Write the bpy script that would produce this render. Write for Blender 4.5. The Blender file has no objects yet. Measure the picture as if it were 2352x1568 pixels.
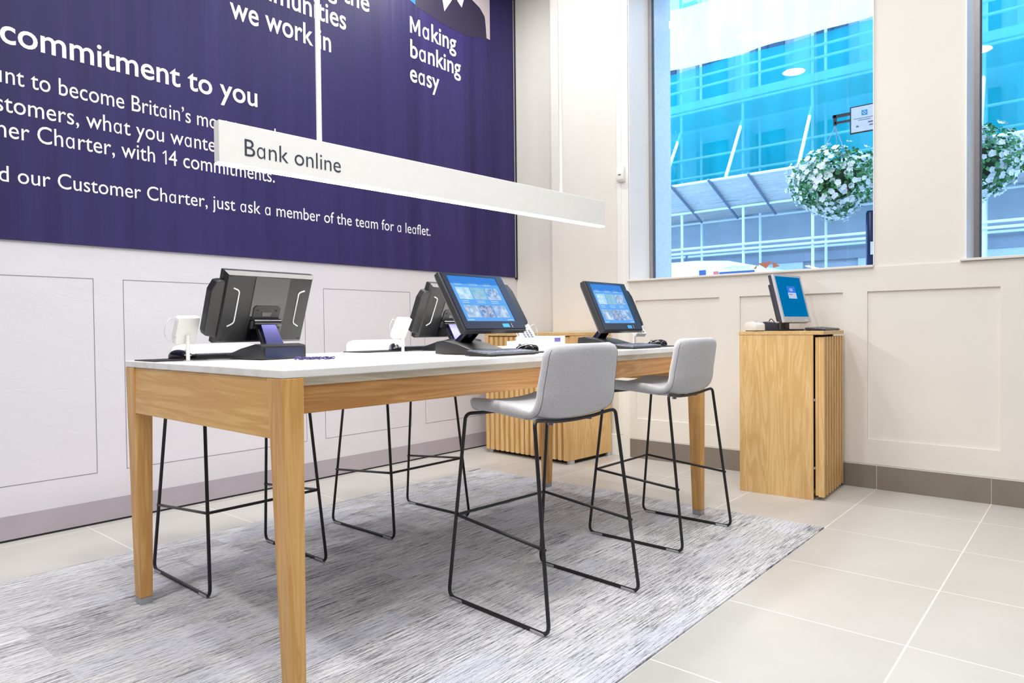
import bpy, bmesh, math, random
from mathutils import Vector, Matrix
random.seed(7)
SC = bpy.context.scene
COL = SC.collection
PI = math.pi

# ------------------------------------------------------------------ camera
CAM_Z = 1.13
yaw, pitch, roll = 0.708562, -0.0194817, -0.0106677
fwd = Vector((math.cos(yaw) * math.cos(pitch), math.sin(yaw) * math.cos(pitch), math.sin(pitch)))
right = Vector((math.sin(yaw), -math.cos(yaw), 0))
up = right.cross(fwd)
r2 = right * math.cos(roll) + up * math.sin(roll)
u2 = -right * math.sin(roll) + up * math.cos(roll)
cam = bpy.data.cameras.new('camera')
cam.sensor_fit = 'HORIZONTAL'
cam.sensor_width = 36.0
cam.lens = 1577.0 / 2352.0 * 36.0
cam.clip_start = 0.05
cam.clip_end = 200
cam_ob = bpy.data.objects.new('camera', cam)
M = Matrix((r2, u2, -fwd)).transposed().to_4x4()
M.translation = Vector((0, 0, CAM_Z))
cam_ob.matrix_world = M
COL.objects.link(cam_ob)
SC.camera = cam_ob

# ------------------------------------------------------------------ exposure, sky, room lamps, added fill
SC.view_settings.view_transform = 'Standard'
SC.view_settings.look = 'None'
SC.view_settings.gamma = 1.0
SC.view_settings.use_curve_mapping = False
SC.view_settings.exposure = 0.09

world = bpy.data.worlds.new('overcast_sky')
SC.world = world
world.use_nodes = True
wn = world.node_tree.nodes
wl = world.node_tree.links
bg = wn['Background']
bg.inputs['Color'].default_value = (0.34, 0.61, 1.0, 1)
bg.inputs['Strength'].default_value = 5.2


CEIL = 4.5


def downlight(loc, power, color=(1, 0.99, 0.975)):
    l = bpy.data.lights.new('downlight', 'AREA')
    l.shape = 'DISK'
    l.size = 0.28
    l.energy = power * 1.0
    l.color = color
    o = bpy.data.objects.new('downlight', l)
    o.location = loc
    COL.objects.link(o)


# grid of round recessed downlights (above the frame)
for (x, y, w) in ((-1.6, -1.8, 8), (0.6, -1.8, 8), (2.8, -1.8, 8), (-1.6, 0.2, 12), (0.3, 0.2, 20), (1.9, 0.35, 19), (3.4, 0.35, 16),
                  (-1.8, 2.2, 18), (-0.35, 2.2, 62), (0.9, 1.15, 36), (2.4, 1.25, 36), (1.7, 3.1, 14), (3.2, 3.1, 16), (4.3, 2.3, 16), (4.4, -0.6, 9), (4.15, 3.75, 28)):
    downlight((x, y, CEIL - 0.02), w)


def fill_light(loc, aim, power, size=0.35, spread=1.9):  # invented fill lamp, added to brighten the table's near sides
    l = bpy.data.lights.new('fill_light', 'AREA')
    l.shape = 'DISK'
    l.size = size
    l.spread = spread
    l.energy = power
    l.color = (1, 0.985, 0.965)
    o = bpy.data.objects.new('fill_light', l)
    o.location = loc
    o.rotation_euler = (Vector(aim) - Vector(loc)).to_track_quat('-Z', 'Y').to_euler()
    COL.objects.link(o)


fill_light((-1.3, 0.3, 3.4), (1.3, 2.3, 0.6), 4)
fill_light((0.6, -1.5, 3.4), (2.0, 1.8, 0.8), 4)


# ------------------------------------------------------------------ colour and materials
def lin(c):
    out = []
    for v in c:
        v = v / 255.0
        out.append(v / 12.92 if v <= 0.04045 else ((v + 0.055) / 1.055) ** 2.4)
    return tuple(out)


MATS = {}


def new_mat(name):
    m = bpy.data.materials.new(name)
    m.use_nodes = True
    nt = m.node_tree
    return m, nt, nt.nodes['Principled BSDF']


def N(nt, typ, **kw):
    n = nt.nodes.new(typ)
    for k, v in kw.items():
        if k in n.inputs.keys():
            n.inputs[k].default_value = v
        else:
            setattr(n, k, v)
    return n


def ramp(nt, stops):
    r = nt.nodes.new('ShaderNodeValToRGB')
    el = r.color_ramp.elements
    while len(el) < len(stops):
        el.new(0.5)
    for e, (p, c) in zip(el, stops):
        e.position = p
        e.color = (*c, 1)
    return r


def coords(nt, scale=(1, 1, 1), kind='Object', rot=(0, 0, 0)):
    tc = nt.nodes.new('ShaderNodeTexCoord')
    mp = nt.nodes.new('ShaderNodeMapping')
    mp.inputs['Scale'].default_value = scale
    mp.inputs['Rotation'].default_value = rot
    nt.links.new(tc.outputs[kind], mp.inputs['Vector'])
    return mp.outputs['Vector']


def bump(nt, bs, height_socket, strength, dist=0.01):
    b = nt.nodes.new('ShaderNodeBump')
    b.inputs['Strength'].default_value = strength
    b.inputs['Distance'].default_value = dist
    nt.links.new(height_socket, b.inputs['Height'])
    nt.links.new(b.outputs['Normal'], bs.inputs['Normal'])
    return b


def plain(name, col, rough=0.5, metal=0.0, var=0.04, scale=25.0, bmp=0.0, bscale=300.0, coat=0.0, spec=0.5):
    if name in MATS:
        return MATS[name]
    m, nt, bs = new_mat(name)
    c = lin(col)
    v = coords(nt)
    n = N(nt, 'ShaderNodeTexNoise', Scale=scale, Detail=3.0)
    nt.links.new(v, n.inputs['Vector'])
    r = ramp(nt, [(0.3, tuple(x * (1 - var) for x in c)), (0.7, tuple(min(1, x * (1 + var)) for x in c))])
    nt.links.new(n.outputs['Fac'], r.inputs['Fac'])
    nt.links.new(r.outputs['Color'], bs.inputs['Base Color'])
    bs.inputs['Roughness'].default_value = rough
    bs.inputs['Metallic'].default_value = metal
    bs.inputs['Coat Weight'].default_value = coat
    bs.inputs['Specular IOR Level'].default_value = spec
    if bmp:
        n2 = N(nt, 'ShaderNodeTexNoise', Scale=bscale, Detail=2.0)
        nt.links.new(v, n2.inputs['Vector'])
        bump(nt, bs, n2.outputs['Fac'], bmp, 0.002)
    MATS[name] = m
    return m


def wood(name, axis, light, dark, rough=0.42, scale=1.0):
    if name in MATS:
        return MATS[name]
    m, nt, bs = new_mat(name)
    s = [9.0, 9.0, 9.0]
    s[axis] = 0.8
    v = coords(nt, tuple(x * scale for x in s))
    n = N(nt, 'ShaderNodeTexNoise', Scale=1.6, Detail=4.0, Distortion=1.4)
    nt.links.new(v, n.inputs['Vector'])
    w = N(nt, 'ShaderNodeMath', operation='MULTIPLY')
    w.inputs[1].default_value = 9.0
    nt.links.new(n.outputs['Fac'], w.inputs[0])
    f = N(nt, 'ShaderNodeMath', operation='PINGPONG')
    f.inputs[1].default_value = 1.0
    nt.links.new(w.outputs[0], f.inputs[0])
    s2 = [130.0, 130.0, 130.0]
    s2[axis] = 2.5
    v2 = coords(nt, tuple(s2))
    n2 = N(nt, 'ShaderNodeTexNoise', Scale=1.0, Detail=2.0)
    nt.links.new(v2, n2.inputs['Vector'])
    mx = N(nt, 'ShaderNodeMath', operation='MULTIPLY_ADD')
    mx.inputs[1].default_value = 0.62
    nt.links.new(f.outputs[0], mx.inputs[0])
    m3 = N(nt, 'ShaderNodeMath', operation='MULTIPLY')
    m3.inputs[1].default_value = 0.6
    nt.links.new(n2.outputs['Fac'], m3.inputs[0])
    nt.links.new(m3.outputs[0], mx.inputs[2])
    r = ramp(nt, [(0.1, lin(light)), (0.85, lin(dark))])
    nt.links.new(mx.outputs[0], r.inputs['Fac'])
    nt.links.new(r.outputs['Color'], bs.inputs['Base Color'])
    bs.inputs['Roughness'].default_value = rough
    bump(nt, bs, n2.outputs['Fac'], 0.08, 0.001)
    MATS[name] = m
    return m


def emit(name, col, strength, noise=None):
    if name in MATS:
        return MATS[name]
    m = bpy.data.materials.new(name)
    m.use_nodes = True
    nt = m.node_tree
    nt.nodes.clear()
    e = nt.nodes.new('ShaderNodeEmission')
    e.inputs['Strength'].default_value = strength
    o = nt.nodes.new('ShaderNodeOutputMaterial')
    nt.links.new(e.outputs[0], o.inputs['Surface'])
    c = lin(col)
    if noise:
        v = coords(nt)
        n = N(nt, 'ShaderNodeTexNoise', Scale=noise[0], Detail=3.0, Distortion=1.0)
        nt.links.new(v, n.inputs['Vector'])
        r = ramp(nt, [(0.35, c), (0.65, lin(noise[1]))])
        nt.links.new(n.outputs['Fac'], r.inputs['Fac'])
        nt.links.new(r.outputs['Color'], e.inputs['Color'])
    else:
        e.inputs['Color'].default_value = (*c, 1)
    MATS[name] = m
    return m


WALL = plain('cream_wall_paint', (234, 230, 222), 0.55, var=0.015, scale=3, bmp=0.02)
WHITE = plain('white_paint', (243, 242, 238), 0.5, var=0.01)
OAK = ((226, 176, 108), (204, 150, 82))
OAK_X = wood('oak_shaded_long', 0, (210, 158, 98), (180, 126, 70))  # same oak darkened: shade under the table top put into the colour
OAK_Y = wood('oak_lit_cross', 1, (242, 198, 124), (222, 168, 94), scale=0.7)  # same oak lightened: light on the table ends put into the colour
OAK_Z = wood('oak_grain_upright', 2, (236, 188, 118), (212, 158, 90))
PALE_OAK_Z = wood('pale_oak_upright', 2, (236, 202, 146), (216, 174, 112))
PALE_OAK_X = wood('pale_oak_long', 0, (226, 196, 142), (208, 170, 112))
BLEACH_X = wood('bleached_oak_long', 0, (222, 212, 192), (198, 184, 160))
STEEL_BLACK = plain('black_powder_coat', (30, 30, 33), 0.42, var=0.1, scale=60)
BLACK_PLASTIC = plain('black_plastic', (26, 26, 29), 0.44, var=0.15, scale=8)
BLACK_GLOSS = plain('gloss_black_plastic', (20, 20, 26), 0.16, var=0.1, coat=0.4)
BLACK_MATT = plain('matt_black_rubber', (34, 34, 37), 0.8, var=0.12, scale=80)
KEY_GREY = plain('keycap_grey', (140, 144, 160), 0.42, var=0.1)
CHROME = plain('polished_metal', (150, 155, 185), 0.14, 1.0, var=0.05)
STEEL = plain('galvanised_steel', (160, 168, 178), 0.4, 0.6, var=0.1)
SILVER = plain('silver_plastic', (200, 202, 208), 0.35, 0.3)
WHITE_PLASTIC = plain('white_plastic', (240, 239, 235), 0.4, var=0.01)
CLEAR_GLIDE = plain('clear_grey_glide', (170, 172, 176), 0.3)
SKIRT = plain('taupe_skirting_tile', (134, 125, 115), 0.35, var=0.05, scale=6)
GROUT = plain('pale_grout', (225, 221, 212), 0.8)


def m_floor():
    m, nt, bs = new_mat('porcelain_floor_tiles')
    tc = nt.nodes.new('ShaderNodeTexCoord')
    mp = nt.nodes.new('ShaderNodeMapping')
    mp.inputs['Location'].default_value = (-2.056 + 0.652 * 10, -0.512 + 0.648 * 10, 0)
    nt.links.new(tc.outputs['Object'], mp.inputs['Vector'])
    b = N(nt, 'ShaderNodeTexBrick', offset=0.0, squash=1.0)
    b.inputs['Scale'].default_value = 1.0
    b.inputs['Brick Width'].default_value = 0.652
    b.inputs['Row Height'].default_value = 0.648
    b.inputs['Mortar Size'].default_value = 0.0035
    b.inputs['Mortar Smooth'].default_value = 0.2
    b.inputs['Bias'].default_value = 0.0
    b.inputs['Color1'].default_value = (*lin((200, 197, 192)), 1)
    b.inputs['Color2'].default_value = (*lin((207, 204, 199)), 1)
    b.inputs['Mortar'].default_value = (*lin((240, 238, 232)), 1)
    nt.links.new(mp.outputs['Vector'], b.inputs['Vector'])
    n = N(nt, 'ShaderNodeTexNoise', Scale=2.2, Detail=6.0)
    nt.links.new(tc.outputs['Object'], n.inputs['Vector'])
    r = ramp(nt, [(0.3, (0.92, 0.92, 0.92)), (0.7, (1, 1, 1))])
    nt.links.new(n.outputs['Fac'], r.inputs['Fac'])
    mx = N(nt, 'ShaderNodeMixRGB', blend_type='MULTIPLY')
    mx.inputs['Fac'].default_value = 1
    nt.links.new(b.outputs['Color'], mx.inputs['Color1'])
    nt.links.new(r.outputs['Color'], mx.inputs['Color2'])
    nt.links.new(mx.outputs['Color'], bs.inputs['Base Color'])
    bs.inputs['Roughness'].default_value = 0.38
    bump(nt, bs, b.outputs['Fac'], -0.15, 0.002)
    return m


def m_rug():
    m, nt, bs = new_mat('striped_grey_carpet')
    tc = nt.nodes.new('ShaderNodeTexCoord')
    b = N(nt, 'ShaderNodeTexBrick', offset=0.5, squash=1.0)
    b.inputs['Scale'].default_value = 1.0
    b.inputs['Brick Width'].default_value = 0.5
    b.inputs['Row Height'].default_value = 0.125
    b.inputs['Mortar Size'].default_value = 0.0
    b.inputs['Color1'].default_value = (0, 0, 0, 1)
    b.inputs['Color2'].default_value = (1, 1, 1, 1)
    b.inputs['Mortar'].default_value = (0.5, 0.5, 0.5, 1)
    nt.links.new(tc.outputs['Object'], b.inputs['Vector'])
    v1 = coords(nt, (6.5, 190, 1))
    n1 = N(nt, 'ShaderNodeTexNoise', Scale=1.0, Detail=2.0, Roughness=0.6)
    nt.links.new(v1, n1.inputs['Vector'])
    v2 = coords(nt, (45, 420, 1))
    n2 = N(nt, 'ShaderNodeTexNoise', Scale=1.0, Detail=2.0)
    nt.links.new(v2, n2.inputs['Vector'])
    a = N(nt, 'ShaderNodeMath', operation='MULTIPLY_ADD')
    a.inputs[1].default_value = 0.5
    nt.links.new(n2.outputs['Fac'], a.inputs[0])
    nt.links.new(n1.outputs['Fac'], a.inputs[2])
    # per-plank tone shift
    sp = nt.nodes.new('ShaderNodeSeparateColor')
    nt.links.new(b.outputs['Color'], sp.inputs['Color'])
    a2 = N(nt, 'ShaderNodeMath', operation='MULTIPLY_ADD')
    a2.inputs[1].default_value = 0.10
    nt.links.new(sp.outputs[0], a2.inputs[0])
    nt.links.new(a.outputs[0], a2.inputs[2])
    r = ramp(nt, [(0.58, lin((96, 97, 106))), (0.69, lin((148, 149, 156))), (0.78, lin((202, 202, 205))), (0.92, lin((228, 227, 228)))])
    nt.links.new(a2.outputs[0], r.inputs['Fac'])
    tint = ramp(nt, [(0.0, (1, 1, 1)), (0.78, (1, 1, 1)), (0.86, (0.90, 0.92, 1.0)), (1.0, (0.94, 0.95, 1.0))])
    nt.links.new(sp.outputs[0], tint.inputs['Fac'])
    mt = N(nt, 'ShaderNodeMixRGB', blend_type='MULTIPLY')
    mt.inputs['Fac'].default_value = 1
    nt.links.new(r.outputs['Color'], mt.inputs['Color1'])
    nt.links.new(tint.outputs['Color'], mt.inputs['Color2'])
    nt.links.new(mt.outputs['Color'], bs.inputs['Base Color'])
    bs.inputs['Roughness'].default_value = 0.95
    bs.inputs['Specular IOR Level'].default_value = 0.1
    bump(nt, bs, a.outputs[0], 0.6, 0.004)
    return m


def m_poster():
    m, nt, bs = new_mat('purple_printed_vinyl')
    v = coords(nt, (5.0, 1, 0.12))
    n = N(nt, 'ShaderNodeTexNoise', Scale=1.3, Detail=4.0, Roughness=0.6)
    nt.links.new(v, n.inputs['Vector'])
    r = ramp(nt, [(0.3, lin((38, 30, 80))), (0.7, lin((53, 44, 102)))])
    nt.links.new(n.outputs['Fac'], r.inputs['Fac'])
    nt.links.new(r.outputs['Color'], bs.inputs['Base Color'])
    bs.inputs['Roughness'].default_value = 0.5
    bs.inputs['Specular IOR Level'].default_value = 0.3
    bump(nt, bs, n.outputs['Fac'], 0.35, 0.03)
    return m


def m_paper():
    m, nt, bs = new_mat('pale_printed_vinyl')
    v = coords(nt, (1.0, 1, 1.6))
    n = N(nt, 'ShaderNodeTexNoise', Scale=2.6, Detail=5.0, Roughness=0.55, Distortion=0.6)
    nt.links.new(v, n.inputs['Vector'])
    bs.inputs['Base Color'].default_value = (*lin((216, 213, 219)), 1)
    bs.inputs['Roughness'].default_value = 0.4
    bump(nt, bs, n.outputs['Fac'], 0.3, 0.02)
    return m


def m_fabric():
    m, nt, bs = new_mat('grey_flecked_upholstery')
    v = coords(nt)
    n = N(nt, 'ShaderNodeTexNoise', Scale=330.0, Detail=4.0, Roughness=0.75)
    nt.links.new(v, n.inputs['Vector'])
    r = ramp(nt, [(0.3, lin((172, 173, 177))), (0.55, lin((204, 204, 208))), (0.8, lin((224, 223, 226)))])
    nt.links.new(n.outputs['Fac'], r.inputs['Fac'])
    nt.links.new(r.outputs['Color'], bs.inputs['Base Color'])
    bs.inputs['Roughness'].default_value = 0.92
    bs.inputs['Sheen Weight'].default_value = 0.25
    bump(nt, bs, n.outputs['Fac'], 0.35, 0.002)
    return m


def m_top():
    m, nt, bs = new_mat('white_stone_worktop')
    v = coords(nt, (1.2, 5, 5))
    n = N(nt, 'ShaderNodeTexNoise', Scale=1.6, Detail=5.0, Distortion=1.2)
    nt.links.new(v, n.inputs['Vector'])
    r = ramp(nt, [(0.36, lin((230, 228, 222))), (0.5, lin((242, 241, 238))), (0.7, lin((246, 246, 244)))])
    nt.links.new(n.outputs['Fac'], r.inputs['Fac'])
    nt.links.new(r.outputs['Color'], bs.inputs['Base Color'])
    bs.inputs['Roughness'].default_value = 0.16
    return m


def m_glass():
    m = bpy.data.materials.new('window_glass')
    m.use_nodes = True
    nt = m.node_tree
    nt.nodes.clear()
    o = nt.nodes.new('ShaderNodeOutputMaterial')
    t = nt.nodes.new('ShaderNodeBsdfTransparent')
    t.inputs['Color'].default_value = (0.93, 0.97, 0.98, 1)
    g = nt.nodes.new('ShaderNodeBsdfGlossy')
    g.inputs['Roughness'].default_value = 0.01
    f = nt.nodes.new('ShaderNodeFresnel')
    f.inputs['IOR'].default_value = 1.5
    mx = nt.nodes.new('ShaderNodeMixShader')
    nt.links.new(f.outputs[0], mx.inputs[0])
    nt.links.new(t.outputs[0], mx.inputs[1])
    nt.links.new(g.outputs[0], mx.inputs[2])
    nt.links.new(mx.outputs[0], o.inputs['Surface'])
    return m


def m_net(name, col, clear, wave=0.0):
    m = bpy.data.materials.new(name)
    m.use_nodes = True
    nt = m.node_tree
    nt.nodes.clear()
    o = nt.nodes.new('ShaderNodeOutputMaterial')
    t = nt.nodes.new('ShaderNodeBsdfTransparent')
    d = nt.nodes.new('ShaderNodeBsdfDiffuse')
    tl = nt.nodes.new('ShaderNodeBsdfTranslucent')
    v = coords(nt, (1, 1.6, 0.25))
    n = N(nt, 'ShaderNodeTexNoise', Scale=1.5, Detail=3.0)
    nt.links.new(v, n.inputs['Vector'])
    c = lin(col)
    r = ramp(nt, [(0.3, tuple(x * 0.86 for x in c)), (0.7, tuple(min(1, x * 1.1) for x in c))])
    nt.links.new(n.outputs['Fac'], r.inputs['Fac'])
    nt.links.new(r.outputs['Color'], d.inputs['Color'])
    nt.links.new(r.outputs['Color'], tl.inputs['Color'])
    a = nt.nodes.new('ShaderNodeMixShader')
    a.inputs[0].default_value = 0.35
    nt.links.new(d.outputs[0], a.inputs[1])
    nt.links.new(tl.outputs[0], a.inputs[2])
    b = nt.nodes.new('ShaderNodeMixShader')
    b.inputs[0].default_value = clear
    nt.links.new(a.outputs[0], b.inputs[1])
    nt.links.new(t.outputs[0], b.inputs[2])
    nt.links.new(b.outputs[0], o.inputs['Surface'])
    return m


FLOOR_M, RUG_M, POSTER_M, PAPER_M = m_floor(), m_rug(), m_poster(), m_paper()
FABRIC, TOP_M, GLASS = m_fabric(), m_top(), m_glass()


# ------------------------------------------------------------------ mesh helpers
def link(name, bm, mat=None, parent=None, smooth=False, loc=None, rotz=None, kind=None, autosmooth=None):
    bmesh.ops.recalc_face_normals(bm, faces=bm.faces[:])
    me = bpy.data.meshes.new(name)
    bm.to_mesh(me)
    bm.free()
    if mat:
        me.materials.append(mat)
    if smooth:
        for p in me.polygons:
            p.use_smooth = True
        if autosmooth:
            me.set_sharp_from_angle(angle=math.radians(autosmooth))
    o = bpy.data.objects.new(name, me)
    COL.objects.link(o)
    if parent:
        o.parent = parent
    if loc:
        o.location = loc
    if rotz is not None:
        o.rotation_euler = (0, 0, rotz)
    if kind:
        o['kind'] = kind
    return o


def thing(name, label, cat, loc=(0, 0, 0), rotz=0.0, group=None):
    o = bpy.data.objects.new(name, None)
    o.empty_display_size = 0.1
    COL.objects.link(o)
    o.location = loc
    o.rotation_euler = (0, 0, rotz)
    tag(o, label, cat, group)
    return o


def tag(o, label, cat, group=None):
    o['label'] = label
    o['category'] = cat
    if group:
        o['group'] = group
    return o


def copy_tree(o, parent=None):
    c = o.copy()
    COL.objects.link(c)
    if parent:
        c.parent = parent
    for ch in list(o.children):
        copy_tree(ch, c)
    return c


def BM():
    return bmesh.new()


def box(bm, x0, x1, y0, y1, z0, z1, bev=0.0, seg=2, mtx=None):
    vs = [bm.verts.new((x, y, z)) for x in (x0, x1) for y in (y0, y1) for z in (z0, z1)]
    F = [(0, 1, 3, 2), (4, 6, 7, 5), (0, 4, 5, 1), (2, 3, 7, 6), (0, 2, 6, 4), (1, 5, 7, 3)]
    fs = [bm.faces.new([vs[i] for i in f]) for f in F]
    if mtx is not None:
        for v in vs:
            v.co = mtx @ v.co
    if bev:
        es = list({e for f in fs for e in f.edges})
        bmesh.ops.bevel(bm, geom=es, offset=bev, segments=seg, affect='EDGES', profile=0.5)
    return bm


def prism(bm, pts, a0, a1, axis='y', bev=0.0, mtx=None):
    # pts: list of (p,q); axis y -> (p, a, q); axis x -> (a, p, q); axis z -> (p, q, a)
    def P(p, q, a):
        return {'x': (a, p, q), 'y': (p, a, q), 'z': (p, q, a)}[axis]
    A = [bm.verts.new(P(p, q, a0)) for p, q in pts]
    B = [bm.verts.new(P(p, q, a1)) for p, q in pts]
    n = len(pts)
    fs = [bm.faces.new(A), bm.faces.new(B[::-1])]
    for i in range(n):
        fs.append(bm.faces.new([A[i], B[i], B[(i + 1) % n], A[(i + 1) % n]]))
    if mtx is not None:
        for v in A + B:
            v.co = mtx @ v.co
    if bev:
        es = list({e for f in fs for e in f.edges})
        bmesh.ops.bevel(bm, geom=es, offset=bev, segments=2, affect='EDGES', profile=0.5)
    return bm


def frustum(bm, cx0, cy0, hx0, hy0, z0, cx1, cy1, hx1, hy1, z1, bev=0.0):
    A = [bm.verts.new((cx0 + sx * hx0, cy0 + sy * hy0, z0)) for sx, sy in ((-1, -1), (1, -1), (1, 1), (-1, 1))]
    B = [bm.verts.new((cx1 + sx * hx1, cy1 + sy * hy1, z1)) for sx, sy in ((-1, -1), (1, -1), (1, 1), (-1, 1))]
    fs = [bm.faces.new(A[::-1]), bm.faces.new(B)]
    for i in range(4):
        j = (i + 1) % 4
        fs.append(bm.faces.new([A[i], A[j], B[j], B[i]]))
    if bev:
        es = list({e for f in fs for e in f.edges})
        bmesh.ops.bevel(bm, geom=es, offset=bev, segments=2, affect='EDGES', profile=0.5)
    return bm


def fillet(pts, r, n=6, closed=False):
    pts = [Vector(p) for p in pts]
    out = []
    L = len(pts)
    for i, p in enumerate(pts):
        if not closed and i in (0, L - 1):
            out.append(p)
            continue
        a, b = pts[i - 1], pts[(i + 1) % L]
        da, db = (a - p), (b - p)
        rr = min(r, da.length * 0.45, db.length * 0.45)
        p0, p1 = p + da.normalized() * rr, p + db.normalized() * rr
        for k in range(n + 1):
            t = k / n
            out.append(p0 * (1 - t) ** 2 + p * 2 * t * (1 - t) + p1 * t * t)
    return out


def tube(bm, pts, r, seg=8, closed=False, caps=True):
    pts = [Vector(p) for p in pts]
    n = len(pts)
    rings = []
    prev_n = None
    for i, p in enumerate(pts):
        if closed:
            t = (pts[(i + 1) % n] - pts[i - 1]).normalized()
        else:
            t = (pts[min(i + 1, n - 1)] - pts[max(i - 1, 0)]).normalized()
        if prev_n is None:
            ref = Vector((0, 0, 1)) if abs(t.z) < 0.9 else Vector((1, 0, 0))
            nn = (ref - t * ref.dot(t)).normalized()
        else:
            nn = (prev_n - t * prev_n.dot(t)).normalized()
        prev_n = nn
        bb = t.cross(nn)
        rad = r[i] if isinstance(r, (list, tuple)) else r
        rings.append([bm.verts.new(p + (nn * math.cos(2 * PI * k / seg) + bb * math.sin(2 * PI * k / seg)) * rad) for k in range(seg)])
    m = n if closed else n - 1
    for i in range(m):
        a, b = rings[i], rings[(i + 1) % n]
        for k in range(seg):
            bm.faces.new([a[k], a[(k + 1) % seg], b[(k + 1) % seg], b[k]])
    if caps and not closed:
        bm.faces.new(rings[0][::-1])
        bm.faces.new(rings[-1])
    return bm


def cyl(bm, p0, p1, r, seg=16):
    return tube(bm, [p0, p1], r, seg)


def quad(bm, pts):
    bm.faces.new([bm.verts.new(p) for p in pts])
    return bm


# ------------------------------------------------------------------ lettering
FONT = bpy.data.fonts.load('<builtin>')


def _curve_mesh(s, offset=0.0, size=1.0):
    c = bpy.data.curves.new('lettering', 'FONT')
    c.body = s
    c.font = FONT
    c.size = size
    c.offset = offset
    c.resolution_u = 4
    o = bpy.data.objects.new('lettering', c)
    COL.objects.link(o)
    dg = bpy.context.evaluated_depsgraph_get()
    dg.update()
    me = bpy.data.meshes.new_from_object(o.evaluated_get(dg))
    bpy.data.objects.remove(o)
    bpy.data.curves.remove(c)
    vs = [tuple(v.co[:2]) for v in me.vertices]
    fs = [tuple(p.vertices) for p in me.polygons]
    bpy.data.meshes.remove(me)
    return vs, fs


_W = {}


def _width(s):
    if s not in _W:
        vs, _ = _curve_mesh(s)
        _W[s] = max(v[0] for v in vs) - min(v[0] for v in vs)
    return _W[s]


def _adv(s):
    return _width('l' + s + 'l') - _width('ll')


SPECIAL = {'a': '\u0251', '1': '\U0001D7E3'}      # single-storey a, flagged 1


def text_geo(s, offset=0.0):
    """flat letters; returns verts, faces, x-height"""
    xv, _ = _curve_mesh('x')
    xh = max(v[1] for v in xv)
    cap = max(v[1] for v in _curve_mesh('l')[0])
    V, F, x = [], [], 0.0
    seg = ''
    for ch in s + '\0':
        if ch in SPECIAL or ch in 'M\0':
            if seg:
                vs, fs = _curve_mesh(seg, offset) if seg.strip() else ([], [])
                b = len(V)
                V += [(v[0] + x, v[1]) for v in vs]
                F += [tuple(i + b for i in f) for f in fs]
                x += _adv(seg)
            seg = ''
            if ch == 'M':
                st = 0.085 + 2.2 * offset
                w, h, c = 0.60, cap * 0.93, 0.30
                b = len(V)
                V += [(x + 0.05 + px, py) for px, py in ((0, 0), (st, 0), (st, h * 0.70), (c - st * 0.35, h * 0.16), (c + st * 0.35, h * 0.16),
                      (w - st, h * 0.70), (w - st, 0), (w, 0), (w, h), (w - st * 0.98, h), (c, h * 0.40), (st * 0.98, h), (0, h))]
                F.append(tuple(range(b, b + 13)))
                x += w + 0.13
            if ch in SPECIAL:
                gv, gf = _curve_mesh(SPECIAL[ch], offset * 0.8)
                gx0, gx1 = min(v[0] for v in gv), max(v[0] for v in gv)
                gh = max(v[1] for v in gv)
                k = (xh * 1.02 if ch == 'a' else cap * 0.92) / gh
                b = len(V)
                V += [((v[0] - gx0) * k * 0.94 + x + 0.06, v[1] * k) for v in gv]
                F += [tuple(i + b for i in f) for f in gf]
                x += (gx1 - gx0) * k * 0.94 + 0.16
        else:
            seg += ch
    return V, F, xh


def lettering(s, x0, x1, base, xheight, place, mat, parent, offset=0.0, name='lettering', fit=None):
    """sets the string so that its piece `fit` (all of it by default) spans x0..x1"""
    fit = fit or s
    V, F, xh = text_geo(s, offset)
    V1, _, _ = text_geo(s[:s.index(fit) + len(fit)], offset)
    V2, _, _ = text_geo(fit, offset)
    sx = (x1 - x0) / (max(v[0] for v in V2) - min(v[0] for v in V2))
    sz = xheight / xh
    mx = max(v[0] for v in V1)
    bm = BM()
    vv = [bm.verts.new(place(x1 + (v[0] - mx) * sx, base + v[1] * sz)) for v in V]
    for f in F:
        try:
            bm.faces.new([vv[i] for i in f])
        except ValueError:
            pass
    me = bpy.data.meshes.new(name)
    bm.to_mesh(me)
    bm.free()
    me.materials.append(mat)
    o = bpy.data.objects.new(name, me)
    COL.objects.link(o)
    if parent:
        o.parent = parent
    return o


# ------------------------------------------------------------------ the room
YW, XW = 4.50, 5.20           # poster wall, window wall
bm = BM(); box(bm, -3.0, 5.36, -3.2, 4.52, -0.12, 0.0)
floor = link('floor', bm, FLOOR_M, kind='structure')
bm = BM(); box(bm, -3.2, 5.95, -3.4, 4.9, CEIL, CEIL + 0.15)
link('ceiling', bm, plain('bounce_cut_ceiling', (196, 195, 193), 0.8), kind='structure')  # unseen ceiling, greyed to cut bounced light
bm = BM(); box(bm, -3.2, 5.95, YW, YW + 0.3, -0.12, CEIL)
link('wall_left', bm, WALL, kind='structure')
bm = BM(); box(bm, -3.2, -3.0, -3.4, YW, -0.12, CEIL)
link('wall_back', bm, plain('bounce_cut_grey', (78, 72, 82), 0.6), kind='structure')  # unseen wall, coloured dark to reduce the fill light
bm = BM(); box(bm, -3.2, 5.95, -3.4, -3.2, -0.12, CEIL)
link('wall_front', bm, plain('bounce_cut_grey', (78, 72, 82), 0.6), kind='structure')  # unseen wall, dark for the same lower bounce

W1 = (1.179, 3.094, 1.535, 4.3)     # window opening y0,y1,z0,z1
W2 = (-1.35, 0.650, 1.540, 4.3)


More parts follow.
